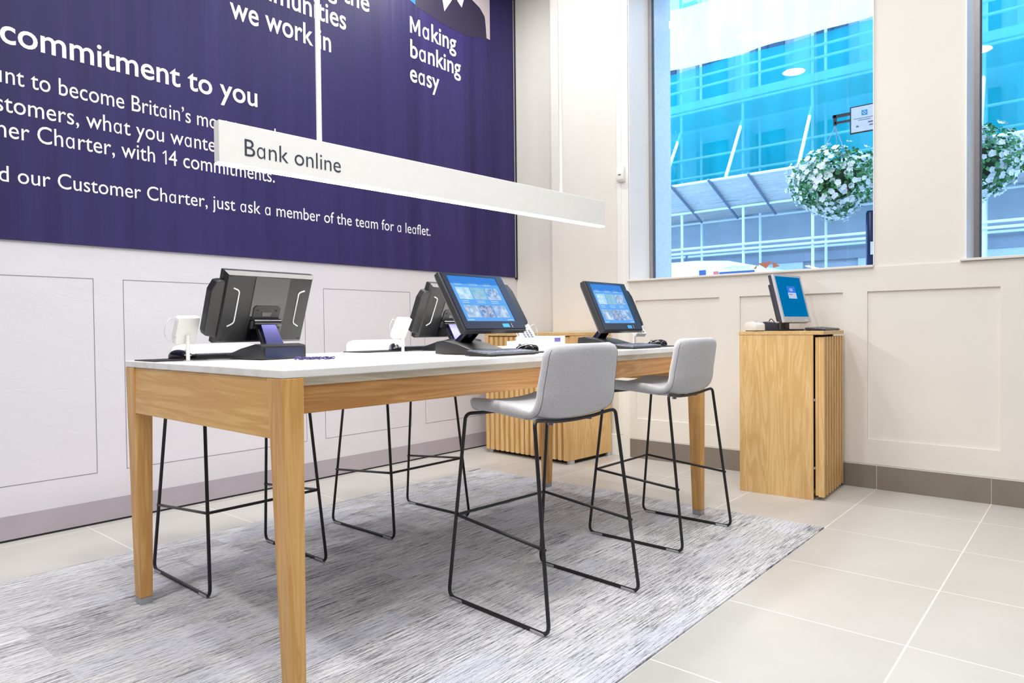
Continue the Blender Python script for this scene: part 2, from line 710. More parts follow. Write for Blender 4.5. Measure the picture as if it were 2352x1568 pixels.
def wall_with_openings(x0, x1):
    bm = BM()
    ys = [-3.2, W2[0], W2[1], W1[0], W1[1], 3.21]
    box(bm, x0, x1, ys[0], ys[1], -0.12, CEIL)
    box(bm, x0, x1, ys[1], ys[2], -0.12, W2[2])
    box(bm, x0, x1, ys[1], ys[2], W2[3], CEIL)
    box(bm, x0, x1, ys[2], ys[3], -0.12, CEIL)
    box(bm, x0, x1, ys[3], ys[4], -0.12, W1[2])
    box(bm, x0, x1, ys[3], ys[4], W1[3], CEIL)
    box(bm, x0, x1, ys[4], ys[5], -0.12, CEIL)
    return bm


bm = wall_with_openings(XW, 5.57)
# column beside the window and the recess behind it
box(bm, 5.185, 5.57, 3.21, 3.93, -0.12, CEIL)
box(bm, 5.32, 5.57, 3.93, 4.50, -0.12, CEIL)
link('wall_right', bm, WALL, kind='structure')
STONE = plain('grey_stone', (206, 208, 210), 0.85, var=0.08, scale=40, bmp=0.1, bscale=120)
bm = wall_with_openings(5.57, 5.95)
box(bm, 5.57, 5.95, 3.21, 4.9, -0.12, CEIL)
link('wall_exterior', bm, STONE, kind='structure')

# dado boarding with recessed panels (frame stands 14 mm proud)
bm = BM()
xs0, xs1 = 5.186, XW
PAN = [(-1.13, -0.38), (-0.22, 0.31), (0.47, 1.22), (1.376, 2.12), (2.286, 3.04)]
zb, zt, z0, z1 = 0.338, 1.356, 0.168, 1.522
box(bm, xs0, xs1, -3.2, 3.10, z0, zb)
box(bm, xs0, xs1, -3.2, 3.10, zt, z1)
edge = [-3.2] + [v for p in PAN for v in p] + [3.10]
for i in range(0, len(edge), 2):
    box(bm, xs0, xs1, edge[i], edge[i + 1], zb, zt)
link('trim_1', bm, WALL, kind='structure')
# sill nosings and the joint above the panelling
bm = BM()
box(bm, 5.165, 5.52, W1[0] - 0.0, W1[1] + 0.02, 1.520, 1.536, 0.003)
link('trim_2', bm, WALL, kind='structure')
bm = BM()
box(bm, 5.165, 5.52, W2[0] - 0.02, W2[1] + 0.03, 1.525, 1.541, 0.003)
link('trim_3', bm, WALL, kind='structure')
bm = BM()
box(bm, 5.180, 5.21, 3.10, 3.21, 0.0, CEIL)          # slim upright beside the column
box(bm, 5.172, 5.21, 3.165, 3.208, 0.19, CEIL)
link('trim_4', bm, WHITE, kind='structure')
bm = BM(); box(bm, 5.168, 5.19, 3.165, 3.93, 0, 0.185, 0.003)
link('baseboard_column', bm, WHITE, kind='structure')
# skirting tiles
bm = BM()
ys = [-3.2, -2.73, -2.08, -1.432, -0.784, -0.136, 0.512, 1.16, 1.808, 2.456, 3.10]
for a, b in zip(ys, ys[1:]):
    box(bm, 5.176, XW, a + 0.002, b - 0.002, 0.0, 0.160)
sk = link('baseboard_right', bm, SKIRT, kind='structure')
bm = BM()
box(bm, 5.179, 5.199, -3.2, 3.10, 0.0, 0.166)
link('skirting_grout', bm, GROUT, parent=sk)

n_ = 5
for (y0, y1, z0, z1) in (W1, W2):  # added reveal boards, whitened to carry the daylight on the reveals
    bm = BM()
    box(bm, 5.187, 5.52, y1 - 0.004, y1 + 0.001, z0, z1)
    box(bm, 5.187, 5.52, y0 - 0.001, y0 + 0.004, z0, z1)
    link('trim_%d' % n_, bm, plain('daylit_reveal_white', (250, 250, 250), 0.25, var=0.0), kind='structure')
    n_ += 1

# ---- windows
ALU = plain('anodised_aluminium', (168, 166, 170), 0.35, 0.7)


def window(name, w):
    y0, y1, z0, z1 = w
    e = bpy.data.objects.new(name, None)
    COL.objects.link(e)
    e['kind'] = 'structure'
    b = BM()
    f = 0.035
    for (a, c, d, g) in ((y0, y0 + f, z0, z1), (y1 - f, y1, z0, z1), (y0 + f, y1 - f, z1 - f, z1), (y0 + f, y1 - f, z0, z0 + 0.012)):
        box(b, 5.52, 5.585, a, c, d, g, 0.002)
    link('window_frame', b, ALU, e)
    b = BM()
    for (a, c, d, g) in ((y0 + f, y0 + f + .008, z0 + .012, z1 - f), (y1 - f - .008, y1 - f, z0 + .012, z1 - f)):
        box(b, 5.545, 5.562, a, c, d, g)
    link('gasket', b, plain('grey_gasket', (96, 98, 106), 0.6), e)
    b = BM()
    quad(b, [(5.555, y0 + f, z0 + .01), (5.555, y1 - f, z0 + .01), (5.555, y1 - f, z1 - f), (5.555, y0 + f, z1 - f)])
    link('pane', b, GLASS, e)
    return e


win1 = window('window_1', W1)
win2 = window('window_2', W2)

# ---- printed coverings of the long wall
PX0, PX1 = -2.9, 5.315
bm = BM(); box(bm, PX0, PX1, 4.486, YW, 0.012, 1.637)
cover = link('wall_covering', bm, PAPER_M)
tag(cover, 'pale grey printed vinyl sheet with panel outlines on the wall below the purple banner', 'wall covering')
LINE = plain('printed_grey_line', (120, 118, 126), 0.6)
bm = BM()
for a, b in ((-2.7, -1.62), (-1.46, -0.05), (0.12, 1.467), (1.627, 2.876), (3.036, 3.90), (4.06, 5.2)):
    t = 0.003
    z0, z1 = 0.302, 1.447
    for (p, q, r, s) in ((a, b, z0, z0 + t), (a, b, z1 - t, z1), (a, a + t, z0 + t, z1 - t), (b - t, b, z0 + t, z1 - t)):
        quad(bm, [(p, 4.4845, r), (q, 4.4845, r), (q, 4.4845, s), (p, 4.4845, s)])
    bmesh.ops.remove_doubles(bm, verts=bm.verts[:], dist=0.0001)
    link('panel_outline', bm, LINE, cover)
    bm = BM()
bm.free()
bm = BM(); quad(bm, [(PX0, 4.4848, 0.012), (PX1, 4.4848, 0.012), (PX1, 4.4848, 0.14), (PX0, 4.4848, 0.14)])
link('printed_skirting', bm, plain('printed_mauve_grey', (172, 164, 172), 0.45, var=0.05, scale=4), cover)
bm = BM(); box(bm, PX0, PX1, 4.488, YW, 0.0, 0.012)  # black strip standing in for the shadow gap under the sheet
link('shadow_gap_strip', bm, BLACK_MATT, kind='structure')

bm = BM(); box(bm, PX0, PX1 - 0.02, 4.472, 4.486, 1.637, 4.4)
poster = link('wall_banner', bm, POSTER_M)
tag(poster, 'huge dark purple vinyl banner with white bank charter lettering across the long wall', 'banner')
bm = BM(); box(bm, PX1 - 0.02, PX1, 4.468, 4.49, 1.62, 4.42)
link('edge_trim', bm, BLACK_PLASTIC, poster)
bm = BM(); box(bm, PX1 - 0.032, PX1 - 0.024, 4.4695, 4.473, 1.637, 4.4)
link('edge_strip', bm, SILVER, poster)
LETTER = plain('white_print', (240, 240, 244), 0.55, var=0.01)


def on_wall(x, z):
    return (x, 4.4705, z)


lettering('Our commitment to you', 1.04, 2.516, 2.690, 0.088, on_wall, LETTER, poster, 0.012, fit='commitment to you')
lettering('We want to become Britain\u2019s most trusted', 1.693, 2.162, 2.474, 0.062, on_wall, LETTER, poster, 0.001, fit='Britain\u2019s m')
lettering('We asked our customers, what you wanted from us', 1.443, 2.265, 2.320, 0.062, on_wall, LETTER, poster, 0.001, fit='what you wanted')
lettering('Our Customer Charter, with 14 commitments.', 1.200, 2.638, 2.183, 0.062, on_wall, LETTER, poster, 0.001, fit='Charter, with 14 commitments.')
lettering('To read our Customer Charter, just ask a member of the team for a leaflet.', 1.293, 4.132, 1.946, 0.056, on_wall, LETTER, poster, 0.001, fit='Customer Charter, just ask a member of the team for a leaflet.')
lettering('we work in', 2.327, 3.130, 3.250, 0.098, on_wall, LETTER, poster, 0.012)
lettering('communities', 2.327, 3.272, 3.463, 0.098, on_wall, LETTER, poster, 0.012)
lettering('Supporting the', 2.327, 3.50, 3.676, 0.098, on_wall, LETTER, poster, 0.012)
lettering('Making', 3.927, 4.478, 3.654, 0.098, on_wall, LETTER, poster, 0.012)
lettering('banking', 3.927, 4.534, 3.448, 0.098, on_wall, LETTER, poster, 0.012)
lettering('easy', 3.920, 4.262, 3.244, 0.098, on_wall, LETTER, poster, 0.012)


def flat_print(name, pts, mat, dy, parent):
    b = BM()
    quad(b, [(x, 4.4715 - dy, z) for x, z in pts])
    return link(name, b, mat, parent)


photo = flat_print('printed_photo', [(3.927, 3.98), (3.99, 3.93), (4.45, 3.915), (4.94, 3.902), (4.94, 4.39), (3.927, 4.39)], plain('photo_mauve', (196, 184, 188), 0.5), 0.0, poster)
flat_print('printed_jacket', [(3.93, 3.93), (3.99, 3.90), (4.3, 3.85), (4.6, 3.84), (4.891, 3.897), (4.880, 4.02), (4.867, 4.10), (4.80, 4.16), (4.695, 4.198), (4.60, 4.39), (3.93, 4.39)], plain('photo_navy', (42, 35, 62), 0.5), 0.0006, photo)
flat_print('printed_shirt', [(4.335, 3.971), (4.43, 4.10), (4.50, 4.12), (4.556, 4.079), (4.60, 4.2), (4.60, 4.39), (4.29, 4.39), (4.305, 4.10)], plain('photo_white', (232, 230, 232), 0.5), 0.0012, photo)
flat_print('printed_lapel', [(4.43, 4.10), (4.47, 4.112), (4.50, 4.12), (4.50, 4.39), (4.42, 4.39)], plain('photo_navy', (42, 35, 62), 0.5), 0.0018, photo)
flat_print('printed_card', [(3.93, 3.925), (3.99, 3.908), (3.99, 4.20), (3.93, 4.20)], plain('photo_blue', (20, 120, 215), 0.5), 0.0018, photo)

# ---- carpet
bm = BM(); box(bm, -1.3, 4.0, 1.160, 3.76, 0.0, 0.008, 0.002)
rug = link('carpet_rug', bm, RUG_M)
tag(rug, 'grey striped carpet rug laid on the tiles under the high table', 'rug')
bm = BM()
tube(bm, [(2.6, 3.764, 0.004), (3.3, 3.763, 0.0045), (3.9, 3.763, 0.0045)], 0.003, 6)
box(bm, 3.86, 3.99, 3.762, 3.775, 0.0, 0.0078, 0.002)
link('loose_edge', bm, BLACK_MATT, rug)

# ---- sensor on the upright
t = thing('motion_sensor', 'small white motion sensor fixed to the slim upright beside the window', 'sensor', (5.172, 3.158, 2.385))
bm = BM()
prism(bm, [(0.02, 0), (-0.02, 0.004), (-0.034, 0.02), (-0.038, 0.07), (-0.026, 0.125), (0.0, 0.14), (0.02, 0.14)], -0.036, 0.036, 'y', 0.006)
link('housing', bm, WHITE_PLASTIC, t, True, autosmooth=40)
bm = BM(); box(bm, -0.0395, -0.034, -0.012, 0.012, 0.055, 0.061)
link('indicator', bm, BLACK_PLASTIC, t)


# ------------------------------------------------------------------ high table
TX, TY, TR = 1.088, 1.825, -0.0140
LT, WT = 2.76, 1.215
table = thing('high_table', 'long high oak table with a white stone top, standing on the grey rug', 'table', (TX, TY, 0), TR)
bm = BM(); box(bm, 0, LT, 0, WT, 0.988, 1.013, 0.003)
link('table_top', bm, TOP_M, table)
for (a, b) in ((0.012, 0.03), (WT - 0.03, WT - 0.012)):
    bm = BM(); box(bm, 0.076, LT - 0.076, a, b, 0.962, 0.988)
    link('sub_rail', bm, BLEACH_X, table)
for (a, b) in ((0.016, 0.042), (WT - 0.042, WT - 0.016)):
    bm = BM(); box(bm, 0.07, LT - 0.07, a, b, 0.876, 0.963, 0.002)
    link('long_apron', bm, OAK_X, table)
for (a, b) in ((0.006, 0.034), (LT - 0.034, LT - 0.006)):
    bm = BM(); box(bm, a, b, 0.08, WT - 0.08, 0.803, 0.987, 0.002)
    link('end_apron', bm, OAK_Y, table)
for sx in (0, 1):
    for sy in (0, 1):
        tw, bw, td, bd = 0.074, 0.050, 0.086, 0.056
        fx = lambda v: v if sx == 0 else LT - v
        fy = lambda v: v if sy == 0 else WT - v
        bx, by = (0.012 if sx == 0 else 0.0) + 0.006, (0.004 if sy == 0 else 0.0)
        bm = BM()
        frustum(bm, fx(bx + bw / 2), fy(by + bd / 2), bw / 2, bd / 2, 0.036, fx(tw / 2), fy(td / 2), tw / 2, td / 2, 0.9875, 0.003)
        leg = link('leg', bm, OAK_Z, table)
        bm = BM()
        box(bm, fx(bx + bw / 2) - bw / 2 + .001, fx(bx + bw / 2) + bw / 2 - .001, fy(by + bd / 2) - bd / 2 + .001, fy(by + bd / 2) + bd / 2 - .001, 0.008, 0.036, 0.002)
        link('foot_cap', bm, CLEAR_GLIDE, leg)


# ------------------------------------------------------------------ bar stools (local: front towards +Y, origin on the rug)
def smooth_path(pts, n):
    pts = [Vector(p) for p in pts]
    out = []
    L = len(pts)
    for i in range(L - 1):
        p0, p1, p2, p3 = pts[max(i - 1, 0)], pts[i], pts[i + 1], pts[min(i + 2, L - 1)]
        for k in range(n):
            t = k / n
            out.append(0.5 * ((2 * p1) + (-p0 + p2) * t + (2 * p0 - 5 * p1 + 4 * p2 - p3) * t * t + (-p0 + 3 * p1 - 3 * p2 + p3) * t ** 3))
    out.append(pts[-1])
    return out


SEAM = {-1: [], 1: []}


def make_shell():
    prof = smooth_path([(0, 0.226, 0.780), (0, 0.195, 0.792), (0, 0.10, 0.793), (0, -0.02, 0.785), (0, -0.11, 0.778),
                        (0, -0.178, 0.792), (0, -0.216, 0.845), (0, -0.238, 0.94), (0, -0.258, 1.060)], 9)
    n = len(prof)
    # arc length
    s = [0.0]
    for a, b in zip(prof, prof[1:]):
        s.append(s[-1] + (b - a).length)
    T = s[-1]
    NU = 30
    top, bot = [], []
    for i, p in enumerate(prof):
        tn = (prof[min(i + 1, n - 1)] - prof[max(i - 1, 0)]).normalized()
        nrm = Vector((0, tn.z, -tn.y))      # perpendicular in the yz plane
        if nrm.z < 0 and i < n // 2 or (i >= n // 2 and nrm.y < 0):
            nrm = -nrm
        f = s[i] / T
        d0, d1 = s[i], T - s[i]
        hw = 0.226 + 0.014 * math.sin(PI * min(1, f * 1.1))
        rc = 0.055
        for d in (d0, d1):
            if d < rc:
                hw -= rc - math.sqrt(max(0, rc * rc - (rc - d) ** 2))
        th_v = 0.026 - 0.009 * max(0.0, min(1.0, (f - 0.42) / 0.25))
        e = min(d0, d1)
        if e < 0.026:
            th_v *= 0.2 + 0.8 * math.sqrt(max(0.0, 1 - (1 - e / 0.026) ** 2))
        rt, rb = [], []
        back = max(0.0, min(1.0, (f - 0.45) / 0.3))
        for j in range(NU + 1):
            u = math.sin((-1 + 2 * j / NU) * PI / 2)
            x = u * hw
            wrap = abs(u) ** 2.2
            q = Vector((x, p.y + back * 0.040 * wrap, p.z + (1 - back) * 0.022 * wrap))
            e2 = (1 - abs(u)) * hw
            th = th_v * (1.0 if e2 > 0.028 else 0.12 + 0.88 * math.sqrt(max(0, 1 - (1 - e2 / 0.028) ** 2)))
            rt.append(q + nrm * th)
            rb.append(q - nrm * th)
        if 0.50 < f < 0.985:
            for sx, j in ((-1, 3), (1, NU - 3)):
                SEAM[sx].append(rb[j] - nrm * 0.0004)
        top.append(rt)
        bot.append(rb)
    bm = BM()
    VT = [[bm.verts.new(q) for q in r] for r in top]
    VB = [[bm.verts.new(q) for q in r] for r in bot]
    for i in range(n - 1):
        for j in range(NU):
            bm.faces.new([VT[i][j], VT[i][j + 1], VT[i + 1][j + 1], VT[i + 1][j]])
            bm.faces.new([VB[i][j], VB[i + 1][j], VB[i + 1][j + 1], VB[i][j + 1]])
        for j in (0, NU):
            bm.faces.new([VT[i][j], VT[i + 1][j], VB[i + 1][j], VB[i][j]])
    for i in (0, n - 1):
        for j in range(NU):
            bm.faces.new([VT[i][j], VT[i][j + 1], VB[i][j + 1], VB[i][j]])
    return bm


RUGZ = 0.008


def make_stool():
    t = thing('bar_stool', '', 'stool')
    sh = link('seat_shell', make_shell(), FABRIC, t, True)
    # stitched seams up both edges of the back
    for sx in (-1, 1):
        bm = BM()
        tube(bm, SEAM[sx], 0.0011, 5)
        link('seam', bm, plain('dark_grey_seam', (104, 104, 110), 0.9), sh, True)
    R = 0.0075
    fz, fy, fx = 0.0075, 0.280, 0.285
    a = [(0.0, -0.170, 0.755), (0.12, -0.172, 0.759), (0.20, -0.180, 0.771), (0.252, -0.187, 0.776), (fx, -fy, fz), (fx, fy, fz), (0.254, 0.195, 0.774), (0.20, 0.17, 0.774), (0.0, 0.15, 0.772)]
    b = [(-x, y, z) for x, y, z in a[1:-1]][::-1]
    pts = fillet(a[:] + b, 0.04, 5, closed=True)
    bm = BM(); tube(bm, pts, R, 8, closed=True)
    link('sled_frame', bm, STEEL_BLACK, t, True)

    def at(z, s):   # point on the front (+1) or rear (-1) leg at height z
        k = (z - fz) / (0.77 - fz)
        top_y = 0.195 if s > 0 else -0.185
        return (fx + (0.254 - fx) * k, (fy if s > 0 else -fy) + (top_y - (fy if s > 0 else -fy)) * k, z)
    zf, zr = 0.352, 0.312
    F_, R_ = at(zf, 1), at(zr, -1)
    q = [(R_[0], R_[1] - 0.012, R_[2] - .001), (F_[0], F_[1] - 0.003, F_[2]), (-F_[0], F_[1] - 0.003, F_[2]), (-R_[0], R_[1] - 0.012, R_[2] - .001)]
    bm = BM(); tube(bm, fillet(q, 0.018, 4), 0.0065, 8)
    link('footrest', bm, STEEL_BLACK, t, True)
    for sx in (-1, 1):
        for sy in (-1, 1):
            bm = BM(); box(bm, sx * fx - 0.0085, sx * fx + 0.0085, sy * 0.225 - 0.035, sy * 0.225 + 0.035, 0.0, 0.012, 0.003)
            link('glide', bm, CLEAR_GLIDE, t)
    for sx in (-1, 1):
        bm = BM(); cyl(bm, (sx * 0.12, -0.15, 0.744), (sx * 0.12, -0.15, 0.754), 0.012, 12)
        link('screw', bm, CHROME, t)
    return t


stool = make_stool()
SPOTS = [
    ((2.250, 1.765), -0.07, 'grey upholstered bar stool pulled out nearest the camera, in front of the whole table'),
    ((3.385, 1.835), -0.01, 'grey bar stool with black sled frame at the table corner nearest the wooden cabinet'),
    ((1.622, 3.105), PI, 'grey bar stool behind the table end, below the terminal that is turned away'),
    ((2.628, 3.125), PI, 'grey bar stool on the banner side, behind the mid-table mouse mat'),
]
for i, ((x, y), rz, lab) in enumerate(SPOTS):
    o = stool if i == 0 else copy_tree(stool)
    o.location = (x, y, RUGZ)
    o.rotation_euler = (0, 0, rz)
    tag(o, lab, 'stool', 'bar stools around the high table')

# ------------------------------------------------------------------ pendant lamp over the table
PL, PH, PT = 2.38, 0.157, 0.045
pend = thing('pendant_lamp', 'long white pendant light bar lettered Bank online, hung over the high table', 'lamp', (1.225, 2.45, 1.747), -0.0547)
bm = BM(); box(bm, 0, PL, 0, PT, 0.006, PH, 0.002)
link('housing', bm, WHITE_PLASTIC, pend)
bm = BM(); box(bm, 0.004, PL - 0.004, 0.003, PT - 0.003, 0.0, 0.006)
link('diffuser', bm, emit('lamp_diffuser', (255, 251, 246), 100.0), pend)
for x in (0.425, PL - 0.395):
    bm = BM(); cyl(bm, (x, PT / 2, PH), (x, PT / 2, CEIL - 1.747), 0.011, 14)
    link('suspension_rod', bm, WHITE_PLASTIC, pend, True, autosmooth=40)
lettering('Bank online', 0.096, 0.510, 0.041, 0.042, lambda x, z: (x, -0.0012, z), plain('slate_print', (52, 60, 74), 0.5), pend, -0.004)


# ------------------------------------------------------------------ desk equipment
TZ = 1.013
SCREEN_BG = emit('screen_blue', (104, 170, 240), 1.0)
SCREEN_TOP = emit('screen_header', (66, 136, 222), 1.0)
SCREEN_TXT = emit('screen_text', (190, 222, 255), 1.0)
TILE = [emit('screen_tile_%s' % k, a, 1.0, (s, b)) for k, a, b, s in (
    ('meadow', (150, 205, 235), (210, 235, 250), 30.0), ('lake', (170, 200, 225), (120, 190, 215), 24.0), ('street', (110, 160, 215), (200, 215, 235), 40.0),
    ('portrait', (140, 175, 215), (215, 232, 248), 22.0), ('crowd', (90, 130, 180), (190, 200, 225), 70.0), ('couple', (200, 222, 246), (120, 160, 210), 30.0))]
STICKER = plain('cyan_sticker', (70, 175, 235), 0.4)
WHITE_LINE = plain('white_trim', (236, 238, 242), 0.4)
NAVY_GLOSS = plain('navy_smoked_panel', (26, 36, 66), 0.2, coat=0.3)


def terminal(loc, rotz, tilt, fwd, pz, label, swap=None):
    """touch-screen terminal; local front is -Y"""
    t = thing('touch_screen_terminal', label, 'computer', (loc[0], loc[1], TZ), rotz, 'touch-screen terminals on the high table')
    bw, rear, front = 0.104, 0.125, -0.135
    bm = BM()
    prism(bm, [(rear, 0.002), (rear - 0.004, 0.058), (rear - 0.05, 0.064), (-0.02, 0.046), (front, 0.018), (front, 0.002)], -bw, bw, 'x', 0.004)
    base = link('base', bm, BLACK_PLASTIC, t, True, autosmooth=35)
    bm = BM(); box(bm, -bw + 0.018, bw - 0.014, rear - 0.001, rear + 0.0015, 0.008, 0.048)
    link('rear_window', bm, NAVY_GLOSS, base)
    bm = BM(); box(bm, -bw + 0.02, bw - 0.02, front - 0.0015, front + 0.001, 0.005, 0.015)
    link('front_strip', bm, NAVY_GLOSS, base)
    # neck: curved metal plate rising from the base to the hinge
    c = Vector((0, -fwd, pz))
    upv = Vector((0, math.sin(tilt), math.cos(tilt)))
    bk = Vector((0, math.cos(tilt), -math.sin(tilt)))
    hinge = c - upv * 0.055 + bk * 0.062
    p0, p2 = Vector((0, 0.055, 0.056)), hinge
    p1 = Vector((0, hinge.y * 0.5 + 0.03, 0.10))
    arc = [p0 * (1 - k / 8) ** 2 + p1 * 2 * (k / 8) * (1 - k / 8) + p2 * (k / 8) ** 2 for k in range(9)]
    bm = BM()
    rings = []
    for i, p in enumerate(arc):
        tn = (arc[min(i + 1, 8)] - arc[max(i - 1, 0)]).normalized()
        nn = Vector((0, tn.z, -tn.y))
        hw = 0.040 - 0.008 * i / 8
        rings.append([bm.verts.new(p + Vector((sx * hw, 0, 0)) + nn * sy * 0.008) for sx, sy in ((-1, -1), (1, -1), (1, 1), (-1, 1))])
    for a, b in zip(rings, rings[1:]):
        for k in range(4):
            bm.faces.new([a[k], a[(k + 1) % 4], b[(k + 1) % 4], b[k]])
    bm.faces.new(rings[0]); bm.faces.new(rings[-1])
    neck = link('neck', bm, plain('violet_anodised_metal', (46, 46, 86), 0.25, 0.8), t, True, autosmooth=35)
    bm = BM(); cyl(bm, hinge + Vector((-0.062, 0, 0)), hinge + Vector((0.062, 0, 0)), 0.017, 18)
    link('hinge', bm, BLACK_GLOSS, t, True, autosmooth=35)
    # side lever plates of the neck
    bm = BM()
    for sx in (-1, 1):
        prism(bm, [(p0.y - 0.03, 0.055), (p0.y - 0.012, 0.055), (hinge.y - 0.012, hinge.z), (hinge.y - 0.03, hinge.z)], sx * 0.036, sx * 0.042, 'x')
        link('neck_cover', bm, BLACK_PLASTIC, neck)
        bm = BM()
    bm.free()
    # panel in its own tilted frame (x right, y back, z up) mapped by mtx
    mtx = Matrix.Translation(c) @ Matrix(((1, 0, 0), (0, bk.y, upv.y), (0, bk.z, upv.z))).to_4x4()
    W, H = 0.2065, 0.1525
    bm = BM()
    # tapered shell: front plate then chamfered back
    ring = lambda w, h, y: [bm.verts.new(mtx @ Vector((sx * w, y, sz * h))) for sx, sz in ((-1, -1), (1, -1), (1, 1), (-1, 1))]
    rs = [ring(W - .004, H - .004, 0.0), ring(W, H, 0.006), ring(W, H, 0.030), ring(W - 0.014, H - 0.014, 0.046)]
    for a, b in zip(rs, rs[1:]):
        for k in range(4):
            bm.faces.new([a[k], a[(k + 1) % 4], b[(k + 1) % 4], b[k]])
    bm.faces.new(rs[0]); bm.faces.new(rs[-1])
    panel = link('display_housing', bm, BLACK_PLASTIC, t)
    # bezel + screen
    sw, shh, ox, oz = 0.161, 0.121, -0.010, 0.0127
    bm = BM()
    for (x0, x1, z0, z1) in ((-W + .006, ox - sw, -H + .006, H - .006), (ox + sw, W - .006, -H + .006, H - .006), (ox - sw, ox + sw, oz + shh, H - .006), (ox - sw, ox + sw, -H + .006, oz - shh)):
        box(bm, x0, x1, -0.004, 0.001, z0, z1, mtx=mtx)
    link('bezel', bm, plain('navy_black_bezel', (18, 26, 52), 0.25, coat=0.2), panel)
    bm = BM(); box(bm, ox - sw, ox + sw, -0.0012, 0.001, oz - shh, oz + shh, mtx=mtx)
    scr = link('screen', bm, SCREEN_BG, t)

    def flat(name, mat, rects, y=-0.0016):
        b = BM()
        for (x0, x1, z0, z1) in rects:
            quad(b, [mtx @ Vector((ox + x0, y, oz + z0)), mtx @ Vector((ox + x1, y, oz + z0)), mtx @ Vector((ox + x1, y, oz + z1)), mtx @ Vector((ox + x0, y, oz + z1))])
        return link(name, b, mat, scr)
    flat('screen_header', SCREEN_TOP, [(-sw, sw, 0.080, shh)])
    xs = [-0.140, -0.045, 0.050]
    for r, (za, zb) in enumerate(((-0.004, 0.060), (-0.100, -0.036))):
        for k, x in enumerate(xs):
            flat('screen_picture', TILE[r * 3 + k], [(x, x + 0.088, za, zb)])
    flat('screen_caption', SCREEN_TXT, [(x + 0.006, x + w, z, z + 0.003) for z in (0.083, 0.074, -0.014, -0.023) for x, w in zip(xs, (0.05, 0.06, 0.055))] + [(-0.15, -0.11, -0.114, -0.110), (0.11, 0.15, -0.114, -0.110)])
    bm = BM(); box(bm, 0.045, 0.090, -0.0050, -0.0038, -0.141, -0.122, mtx=mtx)
    link('label_sticker', bm, STICKER, panel)
    bm = BM(); box(bm, 0.108, 0.1095, -0.0048, -0.0038, -0.142, -0.120, mtx=mtx)
    link('marking', bm, WHITE_LINE, panel)
    # back relief: seams, mounting plate, trims
    bm = BM(); box(bm, -0.085, 0.075, 0.044, 0.0485, -H + .016, H - .016, 0.001, mtx=mtx)
    link('rear_cover', bm, BLACK_GLOSS, panel)
    bm = BM(); prism(bm, [(-0.062, -0.06), (0.062, -0.06), (0.062, 0.005), (0.052, 0.015), (-0.052, 0.015), (-0.062, 0.005)], 0.048, 0.0525, 'y', 0.0015, mtx)
    mp = link('mounting_plate', bm, BLACK_PLASTIC, panel)
    bm = BM()
    for x in (-0.042, 0.042):
        cyl(bm, mtx @ Vector((x, 0.052, -0.005)), mtx @ Vector((x, 0.055, -0.005)), 0.005, 12)
        link('screw', bm, BLACK_MATT, mp)
        bm = BM()
    prism(bm, [(-0.024, -0.012), (0.024, -0.012), (0.018, -0.030), (-0.018, -0.030)], 0.0522, 0.0538, 'y', 0.0, mtx)
    link('latch', bm, BLACK_GLOSS, mp)
    bm = BM(); box(bm, -0.07, 0.07, 0.047, 0.066, -0.085, -0.050, 0.006, mtx=mtx)
    link('hinge_bracket', bm, BLACK_PLASTIC, panel)
    for sx in (-1, 1):
        bm = BM()
        pts = [(sx * 0.165, 0.0475, 0.085), (sx * 0.138, 0.0475, 0.076), (sx * 0.138, 0.0475, -0.062), (sx * 0.165, 0.0475, -0.076)]
        tube(bm, [mtx @ p for p in fillet(pts, 0.012, 4)], 0.0028, 6)
        link('white_trim', bm, WHITE_LINE, panel, True)
        bm = BM()
        for z in (-0.135, 0.135):
            cyl(bm, mtx @ Vector((sx * 0.183, 0.046, z)), mtx @ Vector((sx * 0.183, 0.0485, z)), 0.004, 10)
            link('screw', bm, BLACK_MATT, panel)
            bm = BM()
        bm.free()
    # card reader on the viewer's right edge
    bm = BM()
    prism(bm, [(W - 0.006, -0.125), (W + 0.038, -0.118), (W + 0.046, -0.10), (W + 0.046, 0.07), (W + 0.030, 0.108), (W + 0.012, 0.112), (W - 0.006, 0.112)], 0.004, 0.044, 'y', 0.004, mtx)
    rd = link('swipe_reader', bm, BLACK_PLASTIC, t)
    bm = BM(); box(bm, W - 0.0005, W + 0.002, 0.002, 0.02, -0.12, 0.108, mtx=mtx)
    link('swipe_slot', bm, STEEL, rd)
    return t


terminal((1.515, 2.65), PI + 0.05, 0.361, 0.04, 0.224, 'black touch-screen terminal turned away, its whole back and white trims showing at the table end')
terminal((2.605, 2.66), PI + 0.03, 0.42, 0.04, 0.224, 'black touch-screen terminal turned away, half hidden behind a lit screen mid-table')
terminal((2.281, 2.21), 0.007, 0.557, 0.09, 0.239, 'black touch-screen terminal with lit blue screen facing the front bar stool, mid-table')
terminal((3.322, 2.143), 0.004, 0.43, 0.06, 0.235, 'black touch-screen terminal with lit blue screen at the far table end, facing the second stool')


